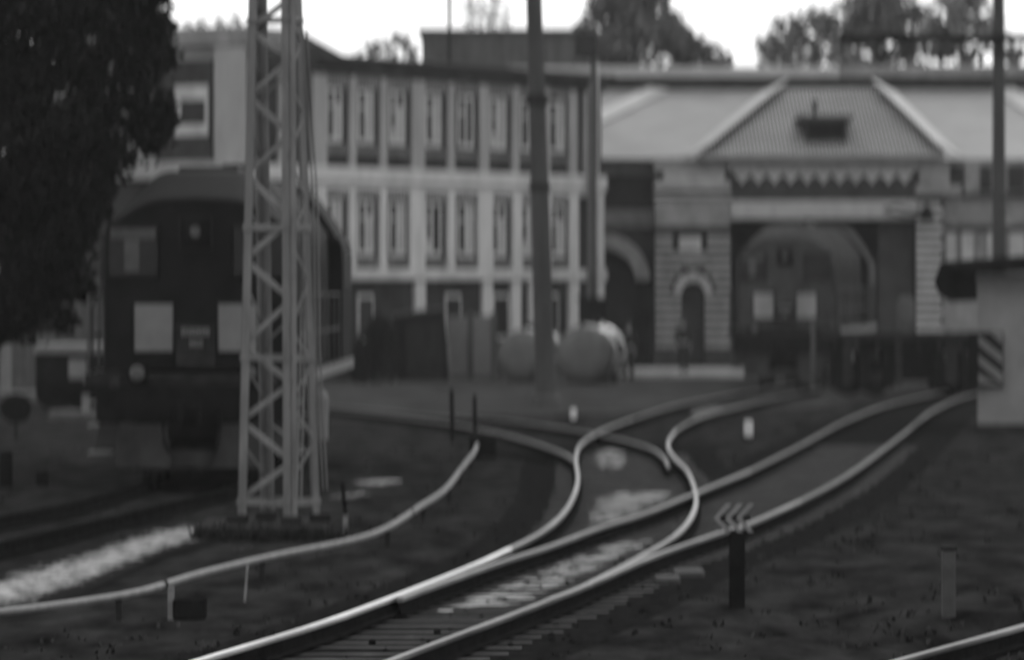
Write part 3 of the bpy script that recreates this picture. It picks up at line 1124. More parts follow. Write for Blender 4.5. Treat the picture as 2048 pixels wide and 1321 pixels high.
    e = [Vector((X(1398), D - .5, 7.56)), Vector((X(1890), D - .5, 7.56))]
    rt = 10.1
    r = [Vector((X(1557) * 1.042, 172, rt)), Vector((X(1762) * 1.042, 172, rt))]
    b('eaves', 'stone', MB().box(e[0].x + .1, e[1].x - .1, D - .45, D + 1, 7.36, 7.545, ch=.02))
    fp = MB().add([e[0], e[1], r[1], r[0]] + [v - Vector((0, 0, .08)) for v in (e[0], e[1], r[1], r[0])], [(0, 1, 2, 3), (7, 6, 5, 4), (0, 4, 5, 1), (1, 5, 6, 2), (2, 6, 7, 3), (3, 7, 4, 0)])
    front = b('front_roof', 'corr', fp)
    ribs = MB()
    nrib = 62
    sl = (r[0] - e[0])
    nz = Vector((0, -(rt - 7.56), 172 - D + .5)).normalized()
    nz = Vector((0, -2.54, 7.5)).normalized()
    for k in range(1, nrib):
        x = e[0].x + (e[1].x - e[0].x) * k / nrib
        # length of the rib up to the hip
        u = 1.0
        if x < r[0].x:
            u = (x - e[0].x) / (r[0].x - e[0].x)
        elif x > r[1].x:
            u = (e[1].x - x) / (e[1].x - r[1].x)
        if u < .04:
            continue
        a = Vector((x, D - .5, 7.56)) + nz * .03
        c2 = Vector((x, D - .5 + 7.5 * u, 7.56 + 2.54 * u)) + nz * .03
        ribs.bar(a, c2, .055, .05, up=nz)
    b('roof_ribs', 'conc', ribs, front)
    side = MB()
    for i, s in ((0, -1), (1, 1)):
        side.add([e[i], r[i], r[i] + Vector((0, 5.5, 0)), Vector((e[i].x, D + 11, 7.56))], [(0, 1, 2, 3)])
    side.add([r[0], r[1], r[1] + Vector((0, 5.5, 0)), r[0] + Vector((0, 5.5, 0))], [(0, 1, 2, 3)])
    b('side_roof', 'roof', side)
    # main roof behind
    mr = MB().add([(-2, 166.5, 7.40), (27, 166.5, 7.40), (27, 176.5, 10.25), (-2, 176.5, 10.25)] + [(-2, 166.5, 7.3), (27, 166.5, 7.3), (27, 176.5, 10.15), (-2, 176.5, 10.15)], [(0, 1, 2, 3), (7, 6, 5, 4), (0, 4, 5, 1), (1, 5, 6, 2), (2, 6, 7, 3), (3, 7, 4, 0)])
    b('main_roof', 'roof', mr)
    b('gutter', 'walldark', MB().box(wl - .3, xa + .5, 166.3, 166.45, 7.22, 7.42, ch=.02).box(pb - .5, 27, 166.0, 166.45, 7.2, 7.4, ch=.02))
    b('eaves_trim_board', 'stone', MB().box(wl, xa, 166.9, 167.15, 6.9, 7.2))  # stone board under the left wing eaves
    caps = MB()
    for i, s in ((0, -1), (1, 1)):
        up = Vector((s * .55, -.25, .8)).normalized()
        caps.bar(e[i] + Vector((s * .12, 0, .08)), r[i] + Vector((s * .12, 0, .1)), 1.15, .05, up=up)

    def on_main(px, y):
        # point of the main roof plane seen at a photo position
        tt = .5
        for _ in range(30):
            Y = 166.5 + 10 * tt
            zz = H + (HY - y) / F * Y
            tt = (zz - 7.4) / 2.85
        Y = 166.5 + 10 * tt
        return Vector(((px - CX) / F * Y, Y, 7.4 + 2.85 * tt + .06))
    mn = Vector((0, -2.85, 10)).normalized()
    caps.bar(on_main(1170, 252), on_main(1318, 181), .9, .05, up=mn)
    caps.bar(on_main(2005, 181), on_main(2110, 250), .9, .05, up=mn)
    b('hip_strips', 'roofcap', caps)  # wide pale strips laid along the hips
    # clerestory monitor
    b('rear_wall', 'walldark', MB().box(-2, 27, 176.6, 176.9, 0, 9.9))
    b('clerestory_wall', 'walldark', MB().box(-2, 27, 177, 184, 9.6, 10.72))
    b('clerestory_fascia', 'roofcap', MB().box(-2.2, 12.2, 176.7, 184.3, 10.73, 11.12, ch=.03))
    b('clerestory_fascia', 'stone', MB().box(12.21, 27.2, 176.7, 184.3, 10.73, 11.18, ch=.03))
    # vent dormer
    v = b('roof_vent', 'walldark', MB().box(10.25, 11.65, 165.7, 168.9, 7.9, 8.76))
    b('vent_cap', 'roofdark', MB().box(10.0, 11.9, 165.5, 169.1, 8.763, 8.93, ch=.02), v)
    b('vent_louvres', 'black', MB().box(10.35, 11.55, 165.67, 165.69, 8.12, 8.68), v)
    b('vent_stack', 'under', MB().tube([(10.7, 168, 8.93), (10.7, 168, 9.35)], .07, 10).tube([(10.7, 168, 9.35), (10.7, 168, 9.5)], .13, 10), v)
    # bracket lamp on the right pier
    l = b('bracket_lamp', 'under', MB().tube([(X(1762), D - .9, Z(420)), (X(1790), D - .8, Z(414)), (X(1848), D - .2, Z(430))], .05, 8).tube([(X(1762), D - .9, Z(420)), (X(1800), D - .5, Z(432)), (X(1848), D - .2, Z(436))], .035, 8))
    b('lamp_shade', 'black', MB().tube([(X(1852), D - .4, Z(410)), (X(1852), D - .4, Z(436)), (X(1852), D - .4, Z(442))], [.10, .24, .22], 14), l)


build_depot()


# ================================================================== LOCOMOTIVES
loco = build_loco('nearest dark locomotive behind the lattice mast, pale panels on its nose')
loco.location = (-4.66, 70, .025)
loco.rotation_euler = (0, 0, -R(1.0))
loco2 = copy_tree(loco)
loco2.location = (7.82, 136, .025)
loco2.rotation_euler = (0, 0, -R(8.5))
loco2['label'] = 'smaller looking distant locomotive standing in front of the depot gateway'
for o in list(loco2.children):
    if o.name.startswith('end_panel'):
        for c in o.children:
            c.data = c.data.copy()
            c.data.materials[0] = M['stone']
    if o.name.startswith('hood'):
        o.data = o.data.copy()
        o.data.materials[0] = M['locofar']


# ================================================================== LATTICE MAST
def build_mast():
    base = gp(540, 1048)
    t = thing('lattice_mast', 'tall pale lattice mast on a concrete footing beside the nearest locomotive', 'mast', (base.x, base.y, 0))
    d = (58.2, 57.75, 58.45, 58.9)
    bx = (475, 583, 641, 533)
    tx = (497, 578, 604, 519)
    zt = H + (HY + 90) / F * 58.2
    legs = []
    for i in range(4):
        p = pt(bx[i], HY, d[i])
        q = pt(tx[i], HY, d[i])
        k = (zt - 0.1) / (H + HY / F * 58.2 - .1)
        top = Vector((p.x + (q.x - p.x) * k, d[i] + (58.3 - d[i]) * .22, zt))
        bot = Vector((p.x, d[i], .18))
        legs.append((bot, top))
        m = MB()
        cen = Vector((sum((b - CX) / F * 58.3 for b in bx) / 4, 58.3, 0))
        # angle section: two flanges
        ax = Vector((legs[0][0].x, d[0], 0))
        e1 = (Vector((pt(bx[1], HY, d[1]).x, d[1], 0)) - Vector((pt(bx[0], HY, d[0]).x, d[0], 0))).normalized()
        e2 = Vector((-e1.y, e1.x, 0))
        s1 = 1 if i in (0, 3) else -1
        s2 = 1 if i in (0, 1) else -1
        W = .125
        for (u, v) in ((e1 * s1, e2 * s2), (e2 * s2, e1 * s1)):
            o = u * W / 2
            vs = []
            for pz in (bot, top):
                for a, c in ((0, 0), (W, 0), (W, .012), (0, .012)):
                    vs.append(pz + u * a + v * c)
            m.add(vs, [(3, 2, 1, 0), (4, 5, 6, 7), (0, 1, 5, 4), (1, 2, 6, 5), (2, 3, 7, 6), (3, 0, 4, 7)])
        m.build('leg', 'galv', t, world=True)

    def lp(i, y):
        b, tp = legs[i]
        z = H + (HY - y) / F * 58.2
        k = (z - b.z) / (tp.z - b.z)
        return b + (tp - b) * k
    faces = ((0, 1), (1, 2), (2, 3), (3, 0))
    rows = [1000, 922, 842, 765, 692, 600, 520, 440, 350, 270, 195, 120, 60, 0, -60]
    for fi, (a, b) in enumerate(faces):
        for k in range(len(rows) - 1):
            if (fi == 2 and k % 3 != 1) or (fi == 3 and k % 2):
                continue
            i, j = (a, b) if (k + (fi in (2,))) % 2 == 0 else (b, a)
            off = 0 if fi in (0, 2) else -38
            p, q = lp(i, rows[k] + off), lp(j, rows[k + 1] + off)
            n = (lp(b, 500) - lp(a, 500)).normalized()
            out = Vector((n.y, -n.x, 0))
            MB().bar(p - out * .022, q - out * .022, (.072, .045, .03, .03)[fi], .012, up=out).build('brace', 'galv', t, world=True)
    for y in (455, 716, 1004):
        for a, b in faces:
            n = (lp(b, 500) - lp(a, 500)).normalized()
            out = Vector((n.y, -n.x, 0))
            MB().bar(lp(a, y) + out * .014, lp(b, y) + out * .014, .07, .012, up=out).build('horizontal_tie', 'galv', t, world=True)
    # hoop near the top
    pl = MB()
    for a, b in faces:
        pl.bar(lp(a, 40), lp(b, 40), .05, .04)
    pl.build('platform_ring', 'galv', t, world=True)
    # cable and conduit down the right side
    cb = MB()
    for o in (0, .05):
        cb.tube([lp(2, 980) + Vector((.05 + o, -.1, 0)), lp(2, 700) + Vector((.02 + o, -.15, 0)), lp(2, 430) + Vector((.06 + o, -.1, 0)), lp(2, 60) + Vector((.0 + o, -.06, 0))], .012, 6)
        cb.tube([lp(1, 1000) + Vector((.12 - o, -.04, 0)), lp(1, 700) + Vector((.17 - o, -.04, 0)), lp(2, 420) + Vector((-.06, -.1, 0))], .012, 6)
    cb.build('cable', 'galv', t, world=True)
    for i in range(4):
        p = legs[i][0]
        MB().box(p.x - .13, p.x + .13, p.y - .13, p.y + .13, .16, .26, ch=.01).build('foot_plate', 'under', t, world=True)
    ft = MB().box(base.x - .72, base.x + .85, 57.2, 59.5, -.1, .15, ch=.03)
    ft.build('footing', 'under', t, world=True)
    # scrubby weeds round the footing: one stuff object
    g = MB()
    for _ in range(420):
        x, y = base.x + random.uniform(-.75, 1.1), random.uniform(57.0, 57.5)
        hgt = random.uniform(.04, .3) * random.uniform(.4, 1)
        a = random.uniform(0, 6.28)
        s = Vector((math.cos(a), math.sin(a), 0)) * .02
        b0 = Vector((x, y, 0))
        tip = b0 + Vector((random.uniform(-.1, .1), random.uniform(-.1, .1), hgt))
        o = len(g.v)
        g.v += [b0 - s, b0 + s, (b0 + tip) / 2 + s, tip]
        g.f.append((o, o + 1, o + 2, o + 3))
    tag(g.build('weeds', 'leafdark'), 'ragged dark weeds along the front of the mast footing', 'weeds', kind='stuff')


build_mast()


# ================================================================== POLES
def build_poles():
    d = H * F / (815 - HY)
    b = gp(1092, 815)
    t = thing('utility_pole', 'thick dark concrete pole standing in the middle of the yard', 'pole', b)
    sc = F / d
    top = Vector(((1066 - CX) / sc, d, H + (HY + 70) / sc))
    MB().tube([b + Vector((0, 0, -.1)), (b + top) / 2, top], [.26, .225, .18], 18).build('shaft', 'concpost', t, smooth=True, world=True)
    k = (H + (HY - 200) / sc) / top.z
    c = b + (top - b) * k
    MB().tube([c - Vector((0, 0, .12)), c + Vector((0, 0, .12))], .27, 16).bar(c + Vector((-.1, -.25, 0)), c + Vector((.5, -.25, .05)), .09).build('pole_collar', 'under', t, world=True)
    k2 = (H + (HY - 375) / sc) / top.z
    c = b + (top - b) * k2
    MB().tube([c - Vector((0, 0, .08)), c + Vector((0, 0, .08))], .27, 16).build('pole_band', 'under', t, world=True)
    MB().tube([b + Vector((0, 0, -.05)), b + Vector((0, 0, .22)), b + Vector((0, 0, .3))], [.42, .38, .28], 18).build('pole_base', 'concpost', t, world=True)

    # floodlight mast in front of the depot corner
    d = 161.0
    sc = F / d
    x = (1187 - CX) / sc
    t = thing('floodlight_mast', 'slim mast with a dark box at its top between the two buildings', 'mast', (x, d, 0))
    zt = H + (HY - 66) / sc
    MB().tube([(x, d, 0), (x, d, zt)], [.13, .09], 12).build('shaft', 'conc', t, smooth=True, world=True)
    MB().tube([(x + .16, d - .08, 2.2), (x + .16, d - .08, zt - 1)], .035, 8).build('lit_edge', 'frame', t, world=True)  # pale strip painting the lit right edge of the shaft
    z0 = H + (HY - 118) / sc
    bx = MB().box(x - .62, x + .08, d - .45, d - .1, z0, zt, ch=.05).build('floodlight', 'under', t, world=True)
    MB().box(x - .54, x, d - .47, d - .453, z0 + .1, zt - .1, ch=.006).build('floodlight_glass', 'glass', bx, world=True)
    z1, z2 = H + (HY - 645) / sc, H + (HY - 600) / sc
    MB().box(x - .5, x + .45, d - .4, d - .14, z1, z2, ch=.03).box(x - .6, x + .55, d - .48, d - .1, z2 + .003, z2 + .08, ch=.01).build('control_cabinet', 'black', t, world=True)

    # gantry pole at the right
    d = 128.0
    sc = F / d
    x = (1999 - CX) / sc
    t = thing('gantry_pole', 'concrete pole with long dark crossbeam behind the whitewashed shed', 'pole', (x, d, 0))
    zt = H + (HY + 60) / sc
    MB().tube([(x, d, 0), (x - .03, d, zt)], [.2, .15], 16).build('shaft', 'concpost', t, smooth=True, world=True)
    zb = H + (HY - 78) / sc
    m = MB()
    xl, xr = (1680 - CX) / sc, (2120 - CX) / sc
    m.bar((xl, d - .26, zb), (xr, d - .26, zb), .16, .2)
    m.bar((xl + .8, d - .26, zb - .36), (xr, d - .26, zb - .36), .05, .05)
    n = 12
    for k in range(n):
        a = xl + .8 + (xr - xl - .8) * k / n
        c = xl + .8 + (xr - xl - .8) * (k + 1) / n
        m.bar((a, d - .26, zb - .36 if k % 2 else zb), (c, d - .26, zb if k % 2 else zb - .36), .03, .03)
    m.build('crossbeam', 'black', t, world=True)
    ins = MB()
    for px in (1760, 1880, 1960):
        q = (px - CX) / sc
        ins.tube([(q, d - .26, zb - .42), (q, d - .26, zb - .55), (q, d - .26, zb - .7)], [.05, .09, .04], 8)
    ins.build('insulator', 'under', t, world=True)
    w = MB()
    a, c = pt(1380, -24, d - .3), Vector((xl + .1, d - .3, zb + .08))
    pts = []
    for k in range(13):
        u = k / 12
        p = a + (c - a) * u
        p.z -= .25 * math.sin(math.pi * u)
        pts.append(p)
    far = pt(700, -380, d - .3)
    tag(MB().tube([far] + pts, .014, 5).build('overhead_wire', 'under'), 'thin overhead wire crossing the sky toward the crossbeam', 'wire')


build_poles()


# ================================================================== SHED at the right
def build_shed():
    D = H * F / (860 - HY)
    SC = F / D
    X = lambda px: (px - CX) / SC
    Z = lambda y: H + (HY - y) / SC
    C0 = Vector((X(1955), D, 0))
    RT = Matrix.Translation(C0) @ Matrix.Rotation(-R(6.3), 4, 'Z') @ Matrix.Translation(-C0)

    class SB(MB):
        def build(self, *a, **k):
            self.v = [RT @ v for v in self.v]
            return MB.build(self, *a, **k)
    t = thing('shed', 'small whitewashed shed with dark overhanging roof at the right edge', 'shed', (X(2080), D, 0))
    SB().box(X(1955), X(2230), D, D + 3.2, -.1, Z(548)).build('wall', 'shed', t, world=True)
    SB().box(X(1953), X(2232), D - .03, D + 3.23, Z(583), Z(574), ch=.01).box(X(1951), X(2232), D - .07, D + 3.25, Z(566), Z(549), ch=.01).build('eaves_board', 'panel', t, world=True)
    SB().box(X(1950), X(2233), D - .05, D + 3.25, -.1, .12, ch=.02).build('plinth', 'under', t, world=True)
    pr = [(X(1885), Z(541)), (X(1885), Z(524)), (X(2250), Z(498)), (X(2250), Z(533)), (X(1960), Z(547))]
    SB().prism(pr, lambda p: Vector((p[0], D - .5, p[1])), lambda p: Vector((p[0], D + 3.8, p[1]))).build('roof', 'black', t, world=True)
    # dark hopper-shaped hood hanging at the side wall
    hx = [(1868, 566), (1882, 524), (1953, 524), (1953, 602), (1900, 604), (1880, 592)]
    SB().prism([(X(a), Z(c)) for a, c in hx], lambda p: Vector((p[0], D + .15, p[1])), lambda p: Vector((p[0], D + 1.1, p[1]))).build('side_hood', 'black', t, world=True)
    # hazard board
    x0, x1, z0, z1 = X(1936), X(2005), Z(775), Z(664)
    hb = MB().box(x0, x1, D - .16, D - .11, z0, z1, ch=.01).box(X(1975), X(1990), D - .11, D + .01, z0 + .3, z1 - .3).build('hazard_board', 'black', t, world=True)
    st = MB()
    w = x1 - x0
    for k in range(3):
        zz = z1 - .06 - k * .40
        pr = [(x0 + w * .28, zz - .02), (x0 + w * .28, zz - .20), (x1 - .02, zz - .62), (x1 - .02, zz - .42)]
        pr = [(a, max(z0 + .02, c)) for a, c in pr]
        st.prism(pr, lambda p: Vector((p[0], D - .168, p[1])), lambda p: Vector((p[0], D - .161, p[1])))
    st.add([(x0 + w * .62, D - .165, z1 - .02), (x1 - .02, D - .165, z1 - .02), (x1 - .02, D - .165, z1 - .26)], [(0, 1, 2)])
    st.build('hazard_stripes', 'panel', hb, world=True)


build_shed()


# ================================================================== TANKS
def build_tank(px, y, d, r, L, yaw, label, ladder):
    x = (px - CX) / F * d
    t = thing('storage_tank', label, 'tank', (x, d, 0), -yaw, 'horizontal steel tanks')
    zc = r + .03
    ax = [(0, .0), (.0, .16), (.06, .5), (.15, .82), (.24, .96), (.34, 1.0)]
    pts, rs = [], []
    n = 36
    sh = MB()
    rings = []
    for yy in [.34, .36] + [.36 + (L - .72) * k / 6 for k in range(1, 7)] + [L - .34]:
        rings.append([Vector((math.cos(a) * r, yy, zc + math.sin(a) * r)) for a in [2 * math.pi * k / n for k in range(n)]])
    sh.loft(rings, caps=False)
    s = sh.build('shell', 'tank', t, smooth=True)
    for e in (0, 1):
        m = MB()
        rr = []
        for yy, q in ((.0, .05), (.015, .35), (.06, .62), (.13, .84), (.22, .95), (.34, 1.0)):
            yv = yy if e == 0 else L - yy
            rr.append([Vector((math.cos(a) * r * q, yv, zc + math.sin(a) * r * q)) for a in [2 * math.pi * k / n for k in range(n)]])
        m.loft(rr, caps=False)
        m.add(rr[0], [tuple(range(n))])
        m.build('dished_end', 'tankend', t, smooth=True)
    for yy in (L * .25, L * .72):
        MB().box(-r * .75, r * .75, yy - .12, yy + .12, 0, zc - r * .6, ch=.02).build('cradle', 'conc', t)
    MB().tube([(0, L * .55, zc + r - .05), (0, L * .55, zc + r + .18)], .22, 16).build('manhole', 'under', t)
    for yy in (.9, L - .9):
        pr = [Vector((math.cos(a) * (r + .006), yy, zc + math.sin(a) * (r + .006))) for a in [2 * math.pi * k / n for k in range(n + 1)]]
        MB().tube(pr, .012, 5).build('weld_band', 'tank', s)
    if ladder:
        m = MB()
        for yy in (.7, 1.05):
            m.bar((r * 1.18, yy, .1), (r * .35, yy, zc + r * 1.0), .05)
        for k in range(8):
            u = (k + .5) / 8
            m.bar((r * 1.18 + (r * .35 - r * 1.18) * u, .7, .1 + (zc + r - .1) * u), (r * 1.18 + (r * .35 - r * 1.18) * u, 1.05, .1 + (zc + r - .1) * u), .04)
        m.build('ladder', 'galv', t)


build_tank(1040, 0, 147, .80, 3.4, R(13), 'left hand one of two horizontal tanks, partly hidden by the pole', False)
build_tank(1166, 0, 144.5, .88, 3.4, R(11), 'right hand one of two horizontal tanks, with a ladder at its side', True)


# ================================================================== SMALL BUILDINGS, FENCE, BUSH, WAGONS
def build_middle():
    D = 149.0
    SC = F / D
    X = lambda px: (px - CX) / SC
    Z = lambda y: H + (HY - y) / SC
    t = thing('garage', 'dark sheet metal garage with a sloping top beside the tanks', 'garage', (X(840), D, 0))
    pr = [(X(796), 0), (X(786), Z(634)), (X(886), Z(620)), (X(896), 0)]
    MB().prism(pr, lambda p: Vector((p[0], D, p[1])), lambda p: Vector((p[0], D + 3, p[1]))).build('body', 'black', t, world=True)
    pr = [(X(782), Z(634)), (X(782), Z(629)), (X(890), Z(615)), (X(890), Z(620))]
    MB().prism(pr, lambda p: Vector((p[0], D - .12, p[1])), lambda p: Vector((p[0], D + 3.1, p[1]))).build('roof', 'roofdark', t, world=True)
    MB().box(X(812), X(850), D - .03, D - .002, .05, Z(645), ch=.005).box(X(851), X(884), D - .03, D - .002, .05, Z(645), ch=.005).build('garage_door', 'under', t, world=True)
    # fence
    D = 153.0
    SC = F / D
    t = thing('concrete_fence', 'grey concrete panel fence between the dark garage and the tanks', 'fence', (X(965), D, 0))
    for k in range(2):
        a, c = X(896) + k * .75, X(896) + (k + 1) * .75 - .04
        MB().box(a, c, D, D + .08, .05, 2.0 + .03 * k, ch=.02).build('fence_panel', 'panel', t, world=True)
    for k in range(3):
        a = X(896) + k * .75 - .02
        MB().box(a - .09, a + .09, D - .06, D + .14, 0, 1.1 if k == 0 else 2.12, ch=.02).build('fence_post', 'stone' if k == 0 else 'conc', t, world=True)
    # bush
    D = 147.0
    b = thing('bush', 'rounded dark bush left of the metal garage', 'bush', ((752 - CX) / F * D, D, 0))
    m = MB()
    for x, y, r in ((745, 690, 34), (768, 676, 30), (735, 725, 32), (775, 725, 34), (720, 740, 24), (755, 650, 16)):
        p = pt(x, y, D)
        leaf_blob(m, p, r / F * D, 420, .1)
    m.build('foliage', 'leafdark', b, world=True)
    st = MB()
    for k in range(7):
        x = b.location.x + random.uniform(-.3, .3)
        st.tube([(b.location.x + (x - b.location.x) * .3, D, 0), (x, D, .7), (x * 1.0 + (x - b.location.x) * .8, D, 1.5)], [.03, .022, .01], 5)
    st.build('stem', 'bark', b, world=True)

    # flat wagon beside the distant locomotive
    D = 127.0
    SC = F / D
    t = thing('flat_wagon', 'dark flat wagon with stakes, between the far locomotive and the shed', 'wagon', (X2(1820, D), D, 0))
    zt = H + (HY - 666) / SC
    xa, xb = X2(1664, D), X2(2010, D)
    MB().box(xa, xb, D, D + 2.6, zt - .16, zt, ch=.015).build('deck', 'under', t, world=True)
    MB().box(xa + .1, xb - .1, D + .25, D + 2.35, zt - .52, zt - .163, ch=.02).build('frame', 'black', t, world=True)
    for k in range(9):
        x = xa + .1 + (xb - xa - .2) * k / 8
        MB().box(x - .05, x + .05, D - .055, D - .003, zt - .5, zt + .02, ch=.01).build('stake_pocket', 'under', t, world=True)
    for px in (1702, 1752, 1905, 1955):
        x = X2(px, D)
        for yy in (D + .54, D + 2.06):
            MB().tube([(x, yy - .06, .53), (x, yy + .06, .53)], .46, 24).build('wheel', 'black', t, world=True)
        MB().tube([(x, D + .6, .53), (x, D + 2.0, .53)], .08, 8).build('axle', 'black', t, world=True)
        MB().box(x - .2, x + .2, D + .28, D + .46, .38, .72, ch=.03).build('axle_box', 'under', t, world=True)
    MB().box(X2(1790, D), X2(1868, D), D + .4, D + 2.2, .45, zt - .53, ch=.04).build('tool_box', 'black', t, world=True)
    for a, c in ((1668, 1688), (1718, 1738), (1769, 1789), (1869, 1890), (1920, 1938)):
        MB().box(X2(a, D), X2(c, D), D + .1, D + 2.0, .25, zt - .53, ch=.03).build('equipment_box', 'black', t, world=True)
    for px, w in ((1695, .12), (1797, .10), (1902, .16)):
        x = X2(px, D)
        MB().box(x - w, x + w, D - .05, D + .02, .35, zt - .17, ch=.01).build('hanging_step', 'under', t, world=True)
    o = MB().tube([(X2(1818, D), D + 1.0, zt), (X2(1818, D), D + 1.0, zt + .1), (X2(1818, D), D + 1.0, zt + .85), (X2(1818, D), D + 1.0, zt + .98)], [.2, .23, .23, .14], 14).build('steel_drum', 'dullgrey', smooth=True)
    tag(o, 'pale upright drum standing on the deck of the flat wagon', 'drum')
    # thin sign post before the distant locomotive
    d = H * F / (790 - HY)
    p = gp(1626, 790)
    t = thing('marker_post', 'thin grey post standing against the nose of the distant locomotive', 'post', p)
    hh = (790 - 640) / F * d
    MB().tube([p, p + Vector((0, 0, hh))], .07, 10).build('shaft', 'dullgrey', t, world=True)
    MB().box(p.x - .1, p.x + .1, p.y - .1, p.y + .1, 0, .12, ch=.02).build('footing', 'conc', t, world=True)

    # wagon and low things at the far left
    D = 112.0
    SC = F / D
    t = thing('flat_wagon', 'dark low wagon half hidden by the tree at the left', 'wagon', (X2(120, D), D, 0))
    zt = H + (HY - 690) / SC
    xa, xb = X2(66, D), X2(330, D)
    MB().box(xa, xb, D, D + 2.6, zt - .2, zt, ch=.02).build('deck', 'panel', t, world=True)
    MB().box(xa + .05, xb - .1, D + .1, D + 2.4, .55, zt - .203, ch=.03).build('frame', 'black', t, world=True)
    for px in (105, 160, 270):
        x = X2(px, D)
        for yy in (D + .54, D + 2.06):
            MB().tube([(x, yy - .06, .5), (x, yy + .06, .5)], .44, 24).build('wheel', 'black', t, world=True)
    MB().box(X2(138, D), X2(172, D), D - .18, D + .08, H + (HY - 758) / SC, H + (HY - 720) / SC, ch=.03).build('lamp_box', 'panel', t, world=True)
    MB().box(X2(164, D), X2(180, D), D - .12, D + .05, H + (HY - 822) / SC, H + (HY - 790) / SC, ch=.02).build('axle_cover', 'panel', t, world=True)
    a = gp(-60, 800)
    c = gp(88, 800)
    tag(MB().box(a.x, c.x, c.y, c.y + 3, -.05, .17, ch=.02).build('loading_platform', 'conc'), 'low grey concrete platform edge at the far left', 'platform')
    a, c = gp(96, 838), gp(205, 838)
    tag(MB().box(a.x, c.x, c.y, c.y + 1.2, -.05, .16, ch=.02).build('kerb_slab', 'conc'), 'short grey concrete slab in front of the half hidden wagon', 'slab')
    # board wall behind
    D = 134.0
    SC = F / D
    t = thing('board_fence', 'grey vertical board fence seen between the tree and the nearest locomotive', 'fence', (X2(100, D), D, 0))
    for k in range(16):
        x = X2(-20, D) + k * .24
        MB().box(x, x + .22, D, D + .04, .1, 3.2 + .05 * math.sin(k * 2.1), ch=.008).build('fence_board', 'dullgrey', t, world=True)
    MB().box(X2(-20, D), X2(255, D), D + .045, D + .1, 2.4, 2.52).box(X2(-20, D), X2(255, D), D + .045, D + .1, .6, .72).build('fence_rail', 'under', t, world=True)
    d = 126.0
    p = Vector((X2(12, d), d, 0))
    tag(MB().box(p.x - .13, p.x + .13, d - .12, d + .12, 0, H - 85 / F * d, ch=.03).build('pale_post', 'panel'), 'pale square post at the left edge under the tree', 'post')


def X2(px, d):
    return (px - CX) / F * d


build_middle()


